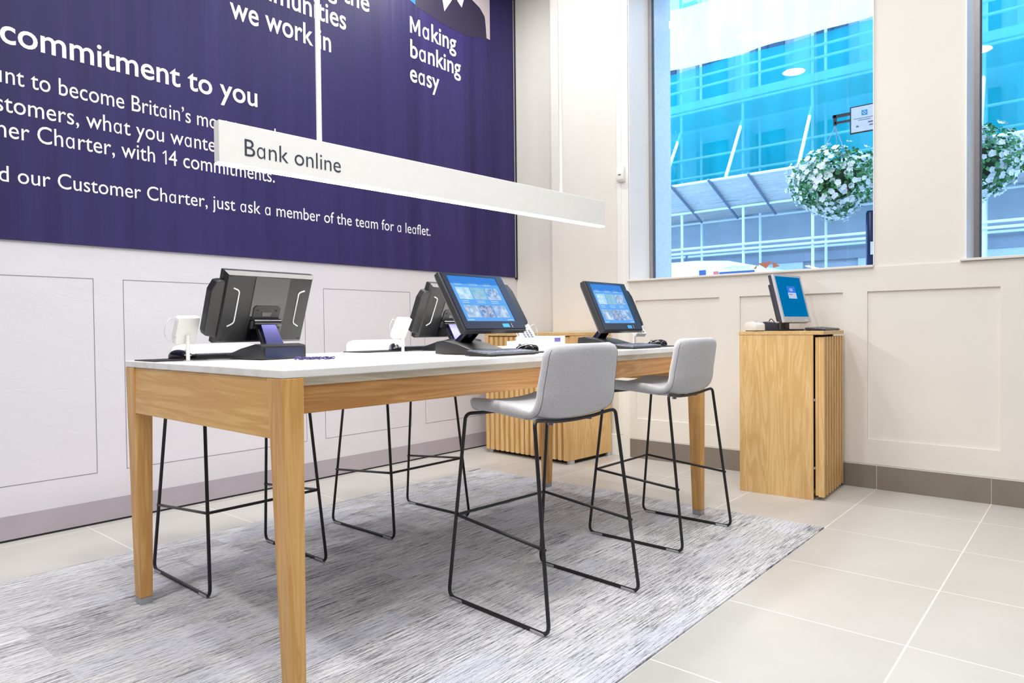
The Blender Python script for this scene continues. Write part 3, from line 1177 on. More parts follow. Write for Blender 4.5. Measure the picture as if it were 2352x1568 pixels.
def keyboard(loc, rotz, label, w=0.32, d=0.15, z=TZ, nx=15):
    k = thing('keyboard', label, 'keyboard', (loc[0], loc[1], z), rotz, 'computer keyboards')
    bm = BM(); prism(bm, [(-d / 2, 0.002), (-d / 2, 0.011), (d / 2, 0.022), (d / 2, 0.002)], -w / 2, w / 2, 'x', 0.003)
    link('case', bm, BLACK_PLASTIC, k)
    bm = BM()
    ky = (d - 0.016) / 5
    for r in range(5):
        y0 = -d / 2 + 0.008 + r * ky
        zz = 0.011 + (y0 + d / 2) / d * 0.011
        kx = (w - 0.016) / nx
        c = 0
        while c < nx:
            span = 6 if (r == 0 and c == 4) else 1
            x0 = -w / 2 + 0.008 + c * kx
            x1 = x0 + kx * span - 0.002
            box(bm, x0, x1, y0 + 0.001, y0 + ky - 0.002, zz - 0.002, zz + 0.0055)
            c += span
    link('keycaps', bm, KEY_GREY, k)
    bm = BM()
    for sx in (-1, 1):
        for (a, b) in ((d / 2 - 0.025, d / 2 - 0.008), (-d / 2 + 0.008, -d / 2 + 0.02)):
            box(bm, sx * w * 0.4 - 0.012, sx * w * 0.4 + 0.012, a, b, 0.0, 0.003)
            link('rubber_foot', bm, BLACK_MATT, k)
            bm = BM()
    bm.free()
    return k


keyboard((2.242, 1.975), 0.0, 'black keyboard in front of the mid-table lit screen, beside the front bar stool')
keyboard((3.313, 1.935), 0.0, 'black keyboard in front of the lit screen at the far table end')
keyboard((1.46, 2.905), PI, 'black keyboard lying low behind the terminal base at the near table end')
keyboard((2.60, 2.915), PI, 'black keyboard behind the mid-table terminal that is turned away')


def mouse_mat(x0, x1, y0, y1, label):
    bm = BM(); box(bm, x0, x1, y0, y1, TZ, TZ + 0.004, 0.0015)
    return tag(link('mouse_mat', bm, BLACK_MATT), label, 'mouse mat', 'mouse mats on the high table')


mouse_mat(1.125, 1.335, 2.805, 3.00, 'black mouse mat on the banner side of the table, at its near end corner')
mouse_mat(2.145, 2.425, 2.81, 3.00, 'black mouse mat on the banner side, mid-table below the white reader stand')
mouse_mat(2.46, 2.665, 1.985, 2.20, 'black mouse mat between the mid-table lit screen and the front bar stool back')
mouse_mat(3.53, 3.715, 1.885, 2.085, 'black mouse mat at the far table end under the mouse by the second stool')


def make_mouse():
    t = thing('computer_mouse', '', 'mouse')
    bm = BM()
    NL, NA = 12, 20
    rows = []
    for i in range(1, NL):
        a = PI * i / NL
        y = -math.cos(a) * 0.058
        w = 0.031 * math.sin(a) ** 0.55 * (0.92 + 0.08 * math.cos(2 * a))
        hgt = 0.036 * math.sin(a) ** 0.7 * (1.0 + 0.18 * math.cos(a + 0.3))
        row = [bm.verts.new((math.cos(PI * k / NA) * w * (1 if 0 < k < NA else 0.94), y, 0.003 + hgt * math.sin(PI * k / NA) ** 0.75)) for k in range(NA + 1)]
        rows.append(row)
    for a, b in zip(rows, rows[1:]):
        for k in range(NA):
            bm.faces.new([a[k], a[k + 1], b[k + 1], b[k]])
        bm.faces.new([a[0], b[0], b[NA], a[NA]])
    bm.faces.new(rows[0]); bm.faces.new(rows[-1])
    link('shell', bm, BLACK_GLOSS, t, True, autosmooth=60)
    bm = BM(); cyl(bm, (-0.004, 0.034, 0.030), (0.004, 0.034, 0.030), 0.008, 14)
    link('scroll_wheel', bm, SILVER, t)
    bm = BM(); box(bm, -0.024, 0.024, -0.045, 0.045, 0.0, 0.005, 0.002)
    link('sole', bm, BLACK_MATT, t)
    return t


mouse = make_mouse()
for i, (x, y, z, rz, lab) in enumerate([
        (1.275, 2.915, TZ + .004, PI + 0.3, 'black mouse on the mat at the near end corner of the table'),
        (2.405, 2.90, TZ + .004, PI - 0.5, 'black mouse beside the white reader stand at mid-table, banner side'),
        (2.56, 2.10, TZ + .004, 0.75, 'black mouse between the mid-table keyboard and the front bar stool back'),
        (3.615, 1.975, TZ + .004, 0.6, 'black mouse at the far table end beside the second bar stool back')]):
    o = mouse if i == 0 else copy_tree(mouse)
    o.location = (x, y, z)
    o.rotation_euler = (0, 0, rz)
    tag(o, lab, 'mouse', 'computer mice on the high table')


def reader_stand(loc, rotz, label, height=0.075, tilt=0.35):
    """white card reader on a slim post; keypad side faces local -Y"""
    t = thing('card_reader_stand', label, 'card reader', (loc[0], loc[1], TZ), rotz, 'white card readers on stands')
    bm = BM(); cyl(bm, (0, 0, 0), (0, 0, 0.003), 0.018, 20)
    link('foot', bm, SILVER, t)
    bm = BM(); cyl(bm, (0, 0, 0.003), (0, 0, height + 0.03), 0.0075, 14)
    link('post', bm, WHITE_PLASTIC, t, True, autosmooth=40)
    upv = Vector((0, math.sin(tilt), math.cos(tilt)))
    bk = Vector((0, math.cos(tilt), -math.sin(tilt)))
    mtx = Matrix.Translation(Vector((0, -0.012, height + 0.05))) @ Matrix(((1, 0, 0), (0, bk.y, upv.y), (0, bk.z, upv.z))).to_4x4()
    bm = BM(); prism(bm, [(-0.046, -0.055), (0.04, -0.055), (0.046, -0.02), (0.046, 0.05), (0.04, 0.058), (-0.046, 0.058)], -0.014, 0.012, 'y', 0.004, mtx)
    body = link('reader_body', bm, WHITE_PLASTIC, t)
    bm = BM(); box(bm, -0.030, 0.030, -0.0158, -0.0138, 0.022, 0.045, mtx=mtx)
    link('display', bm, plain('reader_display', (120, 132, 120), 0.3), body)
    bm = BM()
    for r in range(4):
        for c in range(3):
            x, z = -0.022 + c * 0.022, 0.006 - r * 0.015
            box(bm, x - 0.007, x + 0.007, -0.0172, -0.0138, z - 0.0045, z + 0.0045, mtx=mtx)
    link('keypad', bm, plain('reader_key', (86, 92, 110), 0.5), body)
    bm = BM(); box(bm, -0.0465, -0.040, -0.006, 0.004, -0.02, 0.03, mtx=mtx)
    link('card_slot', bm, plain('slot_grey', (120, 118, 120), 0.5), body)
    pts = [(0.045, 0.0, height + 0.085), (0.075, 0.005, height + 0.095), (0.10, 0.01, height + 0.06), (0.095, 0.01, height + 0.02), (0.06, 0.0, height + 0.01), (0.046, 0.0, height + 0.03)]
    bm = BM(); tube(bm, smooth_path(pts, 5), 0.0012, 6)
    link('tether', bm, SILVER, t, True)
    return t


reader_stand((1.227, 2.74), PI + 0.15, 'white card reader on a slim post at the near table end, seen from behind', 0.072)
reader_stand((2.278, 2.68), PI + 0.1, 'white card reader on a slim post mid-table, leaning, seen from behind', 0.072, 0.5)
reader_stand((2.80, 2.32), -0.25, 'white card reader with keypad just behind the mid-table lit screen', 0.04, 0.75)
reader_stand((3.60, 2.12), -0.2, 'white card reader on a post below the lit screen at the far table end', 0.05, 0.9)

# white leaflet box with purple label
t = thing('leaflet_box', 'low white cardboard box with a small purple label on the far half of the table', 'box', (3.26, 2.60, TZ), 0.0)
bm = BM(); prism(bm, [(-0.16, 0.0), (0.16, 0.0), (0.16, 0.066), (-0.07, 0.066), (-0.07, 0.038), (-0.16, 0.038)], -0.10, 0.10, 'y', 0.003)
link('carton', bm, WHITE_PLASTIC, t)
bm = BM(); quad(bm, [(0.05, -0.101, 0.032), (0.11, -0.101, 0.032), (0.11, -0.101, 0.056), (0.05, -0.101, 0.056)])
link('label', bm, plain('purple_label', (98, 82, 160), 0.5), t)
bm = BM(); quad(bm, [(-0.145, -0.085, 0.0385), (-0.085, -0.085, 0.0385), (-0.085, 0.085, 0.0385), (-0.145, 0.085, 0.0385)])
link('leaflet', bm, plain('leaflet_paper', (228, 228, 236), 0.6), t)

# tangle of purple cord near the table end
bm = BM()
pts = []
for k in range(150):
    a = k * 0.62
    pts.append((-0.075 + k * 0.001 + 0.011 * math.cos(a), 0.02 * math.sin(a * 0.37) + 0.012 * math.sin(a), 0.006 + 0.004 * math.sin(a * 1.7 + 1)))
tube(bm, pts, 0.0024, 6)
o = link('coiled_cord', bm, plain('purple_cord', (58, 46, 104), 0.5), None, True, loc=(1.57, 2.39, TZ), rotz=-0.75)
tag(o, 'small tangle of dark purple cord lying on the white table top', 'cord')


# ------------------------------------------------------------------ wooden cabinets
# cabinet near the window wall: plain side faces the room, slatted door faces -Y
cr = thing('slatted_cabinet', 'pale oak cabinet under the window, slatted door ajar, monitor on top', 'cabinet', (4.600, 1.400, 0), 0.05, 'oak cabinets with slatted doors')
CW, CD = 0.545, 0.475
bm = BM()
box(bm, 0.0, 0.02, 0, CD, 0.0, 1.066, 0.001)
box(bm, CW - 0.02, CW, 0, CD, 0.0, 1.066, 0.001)
box(bm, 0.02, CW - 0.02, CD - 0.02, CD, 0.0, 1.066)
box(bm, 0.02, CW - 0.02, 0.01, CD - 0.02, 0.03, 0.05)
link('carcass', bm, PALE_OAK_Z, cr)
bm = BM(); box(bm, 0.02, CW - 0.02, 0.02, 0.03, 0.05, 1.066)  # black sheet in place of the shade behind the door
link('interior_shade_sheet', bm, BLACK_MATT, cr)
bm = BM(); box(bm, -0.004, CW + 0.004, -0.066, CD + 0.004, 1.0665, 1.091, 0.002)
link('cabinet_top', bm, PALE_OAK_X, cr)
door = None
bm = BM(); box(bm, 0.016, CW, -0.028, -0.010, 0.03, 1.05, 0.001)
door = link('door', bm, PALE_OAK_Z, cr)
nsl = 8
for k in range(nsl):
    x = 0.016 + k * (CW - 0.016 - 0.030) / (nsl - 1)
    bm = BM(); box(bm, x, x + 0.030, -0.064, -0.0285, 0.022, 1.052, 0.0015)
    link('slat', bm, PALE_OAK_Z, door)
for z in (0.20, 0.64):
    bm = BM(); box(bm, 0.006, 0.02, -0.010, 0.0, z, z + 0.014)
    link('hinge', bm, STEEL, cr)

# low cabinet near the banner: slatted front faces -X, plain side faces -Y
cl = thing('slatted_cabinet', 'oak cabinet with slatted front in the corner under the purple banner, beyond the table', 'cabinet', (4.585, 3.300, 0), -0.055, 'oak cabinets with slatted doors')
CL, CB = 0.965, 0.56
bm = BM(); box(bm, 0.0, CB, 0.0, CL, 0.032, 1.062, 0.002)
link('carcass', bm, PALE_OAK_Z, cl)
bm = BM(); box(bm, -0.045, CB + 0.004, -0.004, CL + 0.004, 1.0625, 1.088, 0.002)
link('cabinet_top', bm, PALE_OAK_X, cl)
bm = BM(); box(bm, 0.03, CB - 0.03, 0.03, CL - 0.03, 0.006, 0.032)
link('plinth', bm, BLACK_MATT, cl)
for x in (0.0, CB - 0.05):
    for y in (0.0, CL - 0.05):
        bm = BM(); box(bm, x + .002, x + 0.045, y + .002, y + 0.045, 0.0, 0.0315)
        link('foot', bm, SILVER, cl)
for d in range(2):
    y0 = 0.012 + d * (CL / 2)
    bm = BM(); box(bm, -0.012, -0.0005, y0, y0 + CL / 2 - 0.02, 0.04, 1.05)
    door = link('door', bm, PALE_OAK_Z, cl)
    for k in range(8):
        y = y0 + k * (CL / 2 - 0.02 - 0.034) / 7
        bm = BM(); box(bm, -0.045, -0.0125, y, y + 0.034, 0.034, 1.052, 0.0015)
        link('slat', bm, PALE_OAK_Z, door)

# ---- equipment on the window cabinet
CZ = 1.091
lt, lyaw, ltilt = (4.86, 1.615), -0.135, 0.242
lcd = thing('desktop_monitor', 'silver-framed flat monitor with teal screen standing on the oak cabinet under the window', 'monitor', (lt[0], lt[1] + 0.03, CZ), lyaw)
c = Vector((0, -0.03, 0.222))
upv = Vector((0, math.sin(ltilt), math.cos(ltilt)))
bk = Vector((0, math.cos(ltilt), -math.sin(ltilt)))
mtx = Matrix.Translation(c) @ Matrix(((1, 0, 0), (0, bk.y, upv.y), (0, bk.z, upv.z))).to_4x4()
W, H, sw, shh, oz = 0.195, 0.168, 0.178, 0.142, 0.012
bm = BM()
for (x0, x1, z0, z1) in ((-W, -sw, -H, H), (sw, W, -H, H), (-sw, sw, oz + shh, H), (-sw, sw, -H, oz - shh)):
    box(bm, x0, x1, -0.004, 0.012, z0, z1, mtx=mtx)
link('bezel', bm, SILVER, lcd)
bm = BM(); box(bm, -W + .001, W - .001, 0.0125, 0.036, -H + .001, H - .001, 0.003, mtx=mtx)
box(bm, -W + 0.035, W - 0.035, 0.036, 0.07, -H + 0.02, H - 0.055, 0.008, mtx=mtx)
link('rear_shell', bm, plain('charcoal_plastic', (58, 56, 70), 0.5), lcd)
bm = BM(); box(bm, -sw, sw, -0.001, 0.012, oz - shh, oz + shh, mtx=mtx)
scr = link('screen', bm, emit('teal_desktop', (0, 112, 172), 0.95), lcd)


def lflat(name, mat, x0, x1, z0, z1, y):
    b = BM()
    quad(b, [mtx @ Vector((x0, y, z0)), mtx @ Vector((x1, y, z0)), mtx @ Vector((x1, y, z1)), mtx @ Vector((x0, y, z1))])
    return link(name, b, mat, scr)


lflat('dialog_banner', emit('dialog_blue', (60, 120, 225), 0.95), -0.042, 0.075, 0.042, 0.088, -0.0016)
lflat('dialog_box', emit('dialog_grey', (186, 205, 232), 0.95), -0.042, 0.075, 0.0, 0.042, -0.0016)
lflat('dialog_logo', emit('dialog_logo', (150, 185, 240), 0.95), -0.01, 0.035, 0.052, 0.072, -0.0022)
lflat('dialog_text', emit('dialog_text', (120, 130, 165), 0.9), -0.032, 0.02, 0.026, 0.031, -0.0022)
bm = BM(); box(bm, 0.10, 0.15, -0.006, -0.003, -0.160, -0.150, mtx=mtx)
link('buttons', bm, WHITE_PLASTIC, lcd)
bm = BM(); box(bm, -0.035, 0.035, 0.005, 0.035, 0.008, 0.12, 0.004)
box(bm, -0.08, 0.08, -0.08, 0.045, 0.0, 0.012, 0.004)
link('monitor_stand', bm, BLACK_PLASTIC, lcd)

keyboard((4.905, 1.428), 0.02, 'black keyboard in front of the monitor on the oak cabinet', 0.36, 0.13, CZ, 16)
# white chip-and-pin reader
t = thing('card_terminal', 'white desktop card terminal on the edge of the oak cabinet beside the monitor', 'card reader', (4.638, 1.790, CZ), -0.7)
bm = BM(); prism(bm, [(-0.07, 0.004), (0.075, 0.004), (0.085, 0.03), (0.06, 0.062), (-0.02, 0.066), (-0.066, 0.05)], -0.038, 0.038, 'x', 0.007)
body = link('body', bm, plain('ivory_plastic', (236, 232, 222), 0.4), t, True, autosmooth=35)
bm = BM()
for r in range(3):
    for c_ in range(3):
        box(bm, -0.022 + c_ * 0.018, -0.010 + c_ * 0.018, -0.05 + r * 0.017, -0.038 + r * 0.017, 0.05 + r * 0.005, 0.060 + r * 0.005)
link('keypad', bm, plain('pale_keys', (206, 208, 220), 0.5), body)
bm = BM(); box(bm, -0.03, 0.03, -0.066, 0.07, 0.0, 0.004)
link('sole', bm, BLACK_MATT, t)
# small receipt printer behind it
t = thing('receipt_printer', 'small dark receipt printer between the white card terminal and the monitor', 'printer', (4.895, 1.775, CZ), 0.05)
bm = BM(); prism(bm, [(-0.07, 0.0), (0.07, 0.0), (0.07, 0.06), (0.02, 0.066), (-0.07, 0.054)], -0.055, 0.055, 'x', 0.005)
link('housing', bm, plain('navy_plastic', (42, 44, 64), 0.35), t)
bm = BM(); box(bm, -0.045, 0.045, -0.076, -0.06, 0.058, 0.066)
link('paper', bm, WHITE_PLASTIC, t)
bm = BM(); tube(bm, smooth_path([(4.72, 1.66, CZ + .004), (4.745, 1.69, CZ + .05), (4.78, 1.73, CZ + .083), (4.86, 1.775, CZ + .068)], 6), 0.003, 6)
o = link('black_cable', bm, BLACK_MATT, None, True)
tag(o, 'short black cable looping from the receipt printer to the monitor on the cabinet', 'cable')

# ------------------------------------------------------------------ the street outside
bm = BM(); box(bm, 5.95, 24, -20, 34, -0.35, -0.15)
link('ground', bm, plain('street_paving', (186, 187, 188), 0.9, var=0.1, scale=20), kind='structure')

# building under works
bld = thing('office_building', 'pale concrete building across the street behind scaffolding', 'building', (15.5, 6, -0.15))
CONC = plain('pale_concrete', (172, 176, 182), 0.85, var=0.06, scale=2, bmp=0.05)
bm = BM(); box(bm, 0, 4, -18, 22, 0, 8.8)
link('wall', bm, CONC, bld)
REVEAL = plain('dark_window', (56, 78, 104), 0.15)
PIER = plain('light_render', (180, 188, 194), 0.8)
y = -15.0
while y < 18:
    for (za, zb) in ((3.95, 5.6), (6.1, 8.3)):
        bm = BM(); box(bm, -0.06, 0.0, y, y + 0.62, za, zb)
        link('window', bm, REVEAL, bld)
    bm = BM(); box(bm, -0.16, 0.0, y + 0.72, y + 1.05, 3.8, 9)
    link('pier', bm, PIER, bld)
    y += 1.3
bm = BM()
for y in (-14, -9.7, -5.4, -1.1, 3.2, 7.5, 11.8):
    box(bm, -0.08, 0.0, y, y + 3.2, 0.0, 2.65)
link('hoarding', bm, plain('white_boarding', (206, 210, 214), 0.7), bld)
bm = BM(); box(bm, -0.12, 0.0, -18, 22, 2.65, 2.95)
link('signboard', bm, plain('grey_fascia', (150, 152, 160), 0.7), bld)

# scaffold
sc = thing('scaffolding', 'steel tube scaffolding with board decks wrapped around the building across the street', 'scaffolding', (14.0, 0, -0.15))
SZ = 0.15   # local z of world zero
TUBE = plain('scaffold_tube', (232, 236, 238), 0.5)
BOARD = wood('scaffold_board', 1, (226, 222, 216), (196, 192, 188), 0.8)
stds = [7.02 - 1.38 * k + 1.38 * 4 for k in range(14)]
for i, y in enumerate(stds):
    bm = BM(); cyl(bm, (0, y, 0), (0, y, 9), 0.030, 8)
    link('standard', bm, TUBE, sc)
    bm = BM(); cyl(bm, (1.2, y + 0.1, 0), (1.2, y + 0.1, 9), 0.030, 8)
    link('standard', bm, TUBE, sc)
for z in (2.82, 2.72, 3.60, 6.26, 6.49, 5.76, 2.0, 4.35, 4.75):
    bm = BM(); cyl(bm, (-0.05, -8, z + SZ), (-0.05, 14, z + SZ), 0.026, 8)
    link('ledger', bm, TUBE, sc)
for z in (2.78, 3.55, 5.72):
    bm = BM(); cyl(bm, (1.2, -8, z + SZ), (1.2, 14, z + SZ), 0.026, 8)
    link('ledger', bm, TUBE, sc)
for z in (3.62, 5.78):
    bm = BM()
    for k in range(6):
        box(bm, 0.0 + k * 0.21, 0.2 + k * 0.21, -8, 14, z + SZ, z + SZ + 0.04)
    link('deck', bm, BOARD, sc)
# outward sloping protection fan
bm = BM()
d = Vector((-1.0, 0, 0.385))
for k in range(6):
    a, b = k / 6 + 0.004, (k + 1) / 6 - 0.004
    p, q = d * a, d * b
    vs = [(p.x, -8, 3.625 + SZ + p.z), (q.x, -8, 3.625 + SZ + q.z), (q.x, -8, 3.665 + SZ + q.z), (p.x, -8, 3.665 + SZ + p.z)]
    A = [bm.verts.new(v) for v in vs]
    B = [bm.verts.new((v[0], 14, v[2])) for v in vs]
    bm.faces.new(A); bm.faces.new(B[::-1])
    for i in range(4):
        bm.faces.new([A[i], B[i], B[(i + 1) % 4], A[(i + 1) % 4]])
link('protection_fan', bm, BOARD, sc)
bm = BM(); cyl(bm, (-1.0, -8, 4.02 + SZ), (-1.0, 14, 4.02 + SZ), 0.026, 8)
link('ledger', bm, TUBE, sc)
for y in [6.72, 5.9, 5.1, 3.9, 2.6, 1.3, 0.0, 8.0]:
    bm = BM(); cyl(bm, (0.35, y, 3.43 + SZ), (-1.12, y, 4.02 + SZ), 0.026, 8)
    link('fan_bearer', bm, plain('weathered_tube', (120, 132, 150), 0.5, 0.4), sc)
for y in stds:
    bm = BM(); cyl(bm, (-0.98, y - 0.05, 4.05 + SZ), (-0.04, y, 5.35 + SZ), 0.034, 8)
    link('raking_strut', bm, plain('white_tube', (232, 238, 240), 0.5), sc)
for y in stds[::3]:
    bm = BM(); cyl(bm, (0.6, y, 0), (0.6, y - 1.2, 2.75 + SZ), 0.026, 8)
    link('brace', bm, plain('weathered_tube', (120, 132, 150), 0.5, 0.4), sc)
bm = BM(); box(bm, -0.09, -0.06, -8, 14, 5.81 + SZ, 5.97 + SZ)
link('toe_board', bm, plain('pale_toe_board', (214, 222, 226), 0.7), sc)

# debris netting and white sheeting hung on the scaffold
bm = BM()
ny, nz = 70, 12
rows = []
for j in range(nz + 1):
    z = 3.70 + (6.64 - 3.70) * j / nz
    rows.append([bm.verts.new((14.0 - 0.19 - 0.035 * math.sin(k * 0.9 + j * 0.5) - 0.02 * math.sin(k * 2.3), -8 + 22 * k / ny, z)) for k in range(ny + 1)])
for a, b in zip(rows, rows[1:]):
    for k in range(ny):
        bm.faces.new([a[k], a[k + 1], b[k + 1], b[k]])
net = link('debris_netting', bm, m_net('teal_netting', (0, 172, 178), 0.36), None, True)
tag(net, 'translucent bright teal debris netting covering the scaffold across the street', 'netting')
bm = BM()
rows = []
for j in range(7):
    z = 6.66 + (7.95 - 6.66) * j / 6
    rows.append([bm.verts.new((13.72 - 0.05 * math.sin(k * 0.55 + j) - 0.03 * math.sin(k * 1.7), -8 + 22 * k / ny, z + 0.02 * math.sin(k * 0.8))) for k in range(ny + 1)])
for a, b in zip(rows, rows[1:]):
    for k in range(ny):
        bm.faces.new([a[k], a[k + 1], b[k + 1], b[k]])
sh = link('white_sheeting', bm, m_net('white_sheet', (244, 247, 248), 0.0), None, True)
tag(sh, 'white plastic sheeting strapped along the top of the scaffold, above the teal netting', 'sheeting')
bm = BM()
rows = []
for j in range(3):
    z = 7.97 + 0.95 * j / 2
    rows.append([bm.verts.new((13.9 - 0.03 * math.sin(k * 0.9 + j), -8 + 22 * k / 40, z)) for k in range(41)])
for a, b in zip(rows, rows[1:]):
    for k in range(40):
        bm.faces.new([a[k], a[k + 1], b[k + 1], b[k]])
o = link('debris_netting', bm, net.data.materials[0], None, True)
tag(o, 'strip of teal debris netting at the very top, above the white sheeting', 'netting')

# bus roof passing below the window
van = thing('bus', 'white bus with web address lettering, its roof showing at the bottom of the window', 'bus', (9.5, 3.25, -0.07))
bm = BM()
prism(bm, [(0.0, 0.35), (0.0, 1.2), (0.18, 1.9), (0.42, 2.04), (0.8, 2.13), (1.3, 2.165), (1.9, 2.16), (7.5, 2.10), (7.6, 1.9), (7.6, 0.35)], 0.0, 2.2, 'x', 0.05)
body = link('body', bm, plain('white_vehicle_paint', (240, 242, 244), 0.25, coat=0.4), van, True, autosmooth=35)
bm = BM(); box(bm, -0.012, 0.02, 0.42, 0.93, 1.2, 1.975)
link('window', bm, plain('bus_window', (40, 66, 118), 0.1), van)
bm = BM(); box(bm, -0.012, 0.02, 1.14, 1.24, 1.90, 2.02)
link('window', bm, plain('bus_window', (40, 66, 118), 0.1), van)
bm = BM(); box(bm, -0.012, 0.02, 0.945, 1.02, 1.2, 1.99)
link('red_panel', bm, plain('red_panel', (214, 96, 84), 0.4), van)
for y in (1.1, 6.2):
    bm = BM(); cyl(bm, (-0.02, y, 0.38), (0.25, y, 0.38), 0.46, 24)
    link('wheel', bm, BLACK_MATT, van)


def on_bus(x, z):
    return (-0.062, -x, z)


lettering('www.firstgroup.co.uk', -0.82, -0.44, 2.010, 0.028, on_bus, plain('pale_blue_print', (120, 150, 190), 0.5), van, 0.0)

# lamp post with hanging baskets, bracket sign and signal head, close outside the window
LPX, LPY = 6.55, 1.30
lp = thing('lamp_post', 'dark street post outside the window carrying the flower basket brackets', 'lamp post', (LPX, LPY, -0.15))
DK = plain('dark_green_paint', (30, 38, 52), 0.4)
bm = BM(); tube(bm, [(0, 0, 0), (0, 0, 1.0), (0, 0, 1.05), (0, 0, 6)], [0.09, 0.09, 0.055, 0.045], 16)
link('post', bm, DK, lp, True, autosmooth=40)
for s in (1, -1):
    bm = BM(); box(bm, -0.012, 0.012, 0.0 if s > 0 else -0.52, 0.52 if s > 0 else 0.0, 3.115, 3.14)
    box(bm, -0.012, 0.012, 0.0 if s > 0 else -0.50, 0.50 if s > 0 else 0.0, 3.06, 3.078)
    box(bm, -0.012, 0.012, s * 0.50 - 0.012, s * 0.50 + 0.012, 3.05, 3.14)
    link('bracket', bm, DK, lp)
# sign plate hung on the bracket
sg = thing('hanging_plate', 'small white certificate plate in a black frame hung from the basket bracket', 'sign', (LPX - 0.03, 1.555, 2.79))
bm = BM(); box(bm, 0, 0.012, -0.12, 0.115, 0.0, 0.235)
link('frame', bm, BLACK_PLASTIC, sg)
bm = BM(); box(bm, -0.003, 0.0, -0.11, 0.105, 0.01, 0.225)
pl = link('plate', bm, plain('white_plate', (226, 230, 240), 0.5), sg)
bm = BM(); prism(bm, [(-0.025, 0.145), (0.022, 0.145), (0.022, 0.190), (-0.025, 0.190)], -0.0045, -0.003, 'x')
em = link('emblem', bm, plain('teal_emblem', (40, 160, 205), 0.5), pl)
bm = BM(); box(bm, -0.0052, -0.0045, -0.016, 0.013, 0.163, 0.171); box(bm, -0.0052, -0.0045, -0.006, 0.003, 0.153, 0.182)
link('emblem_cross', bm, plain('white_plate', (226, 230, 240), 0.5), pl)
bm = BM()
for (a, b, z, hgt) in ((-0.085, 0.085, 0.122, 0.004), (-0.05, 0.05, 0.106, 0.004), (-0.095, -0.03, 0.075, 0.012), (-0.09, -0.04, 0.05, 0.010), (0.045, 0.065, 0.05, 0.014)):
    box(bm, -0.0045, -0.003, a, b, z, z + hgt)
link('small_print', bm, plain('grey_print', (96, 110, 140), 0.5), pl)
# signal head on the post
tl = thing('signal_head', 'dark upright signal housing fixed low on the street post under the flower basket', 'signal', (LPX, 1.515, 1.60))
bm = BM(); tube(bm, [(0, 0, 0.0), (0, 0, 0.02), (0, 0, 0.49), (0, 0, 0.51)], [0.030, 0.036, 0.036, 0.028], 14)
link('housing', bm, plain('navy_housing', (26, 44, 84), 0.25), tl, True, autosmooth=40)
bm = BM(); box(bm, -0.038, -0.03, -0.034, -0.008, 0.13, 0.24)
link('sticker', bm, WHITE_PLASTIC, tl)
bm = BM(); box(bm, -0.02, 0.02, -0.17, -0.03, 0.36, 0.40); box(bm, -0.04, 0.05, -0.17, -0.06, -0.06, 0.17)
link('bracket', bm, BLACK_PLASTIC, tl)

LEAF = plain('leaf_green', (84, 150, 84), 0.6, var=0.35, scale=9)
PETAL = plain('white_petal', (244, 246, 246), 0.6, var=0.03)


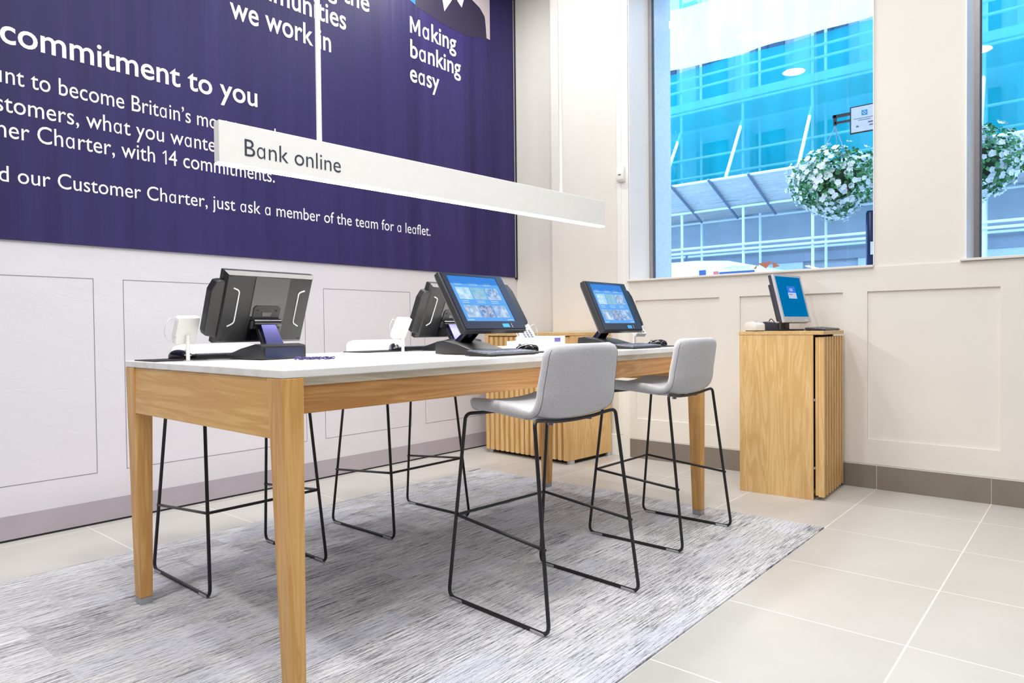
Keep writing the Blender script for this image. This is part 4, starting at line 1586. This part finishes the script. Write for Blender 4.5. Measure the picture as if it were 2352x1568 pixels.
def flower_basket(loc, label, seed, rx=0.36, rz=0.33):
    rnd = random.Random(seed)
    t = thing('hanging_basket', label, 'flower basket', loc, 0, 'hanging flower baskets outside')
    bm = BM()
    prof = [(0.02, -0.20), (0.12, -0.17), (0.19, -0.08), (0.21, 0.02), (0.19, 0.02)]
    NA = 20
    rings = [[bm.verts.new((r * math.cos(2 * PI * k / NA), r * math.sin(2 * PI * k / NA), z)) for k in range(NA)] for r, z in prof]
    for a, b in zip(rings, rings[1:]):
        for k in range(NA):
            bm.faces.new([a[k], a[(k + 1) % NA], b[(k + 1) % NA], b[k]])
    bm.faces.new(rings[0])
    link('basket', bm, plain('moss_basket', (60, 70, 50), 0.9), t, True)
    bm = BM()
    for k in range(3):
        a = 2 * PI * k / 3
        pts = [Vector((0.19 * math.cos(a), 0.19 * math.sin(a), 0.02)), Vector((0, 0, 0.44))]
        tube(bm, pts, 0.004, 6)
    tube(bm, [(0, 0, 0.44), (0, 0, 0.455)], 0.006, 6)
    link('chain', bm, STEEL, t)

    def rpt(scale=1.0):
        while True:
            v = Vector((rnd.uniform(-1, 1), rnd.uniform(-1, 1), rnd.uniform(-1, 1)))
            if 0.55 < v.length < 1:
                v *= scale
                z = v.z * rz - 0.06
                k = 1.0 if z > -0.1 else max(0.45, 1 + (z + 0.1) * 1.5)
                return Vector((v.x * rx * k, v.y * rx * k * 1.18, z)), v.normalized()
    bm = BM()
    for i in range(1500):
        p, n = rpt(0.97)
        a = Vector((rnd.uniform(-1, 1), rnd.uniform(-1, 1), rnd.uniform(-0.6, 0.6))).normalized()
        b = a.cross(n + Vector((0.1, 0, 0.2))).normalized()
        l, w = rnd.uniform(0.03, 0.05), rnd.uniform(0.012, 0.02)
        quad(bm, [p - a * l * 0.5, p + b * w + n * 0.008, p + a * l * 0.5, p - b * w - n * 0.004])
    link('foliage', bm, LEAF, t)
    bm = BM()
    for i in range(620):
        p, n = rpt(1.06)
        if n.x > 0.5:
            continue
        if n.y < -0.15 and n.z > -0.1 and rnd.random() < 0.65:
            continue
        u = n.cross(Vector((0.3, 0.2, 1))).normalized()
        w = n.cross(u)
        R = rnd.uniform(0.020, 0.031)
        cv = bm.verts.new(p + n * 0.004)
        ring = [bm.verts.new(p + (u * math.cos(2 * PI * k / 10) + w * math.sin(2 * PI * k / 10)) * R * (1 if k % 2 == 0 else 0.82) + n * (0.014 if k % 2 == 0 else 0.006)) for k in range(10)]
        for k in range(10):
            bm.faces.new([cv, ring[k], ring[(k + 1) % 10]])
    link('flowers', bm, PETAL, t)
    return t


flower_basket((LPX, LPY + 0.50, 2.45), 'basket of white flowers and green leaves hanging outside the middle of the large window', 3)
flower_basket((LPX, LPY - 0.50, 2.45), 'basket of white flowers partly seen at the edge of the second window', 5)

# orange arrowhead marks stuck on the outside of the glass
mk = thing('window_sticker', 'brown-orange triangle marks stuck low on the large window pane', 'sticker', (5.551, 2.055, 1.597))
bm = BM()
for tri in ([(0.06, 0.036), (-0.05, 0.048), (-0.005, -0.01)], [(-0.055, 0.046), (-0.06, -0.006), (-0.115, 0.004)], [(0.065, 0.028), (0.075, -0.006), (0.10, -0.004)]):
    prism(bm, tri, 0.0, 0.0015, 'x')
link('triangles', bm, plain('burnt_orange', (176, 112, 92), 0.6), mk)
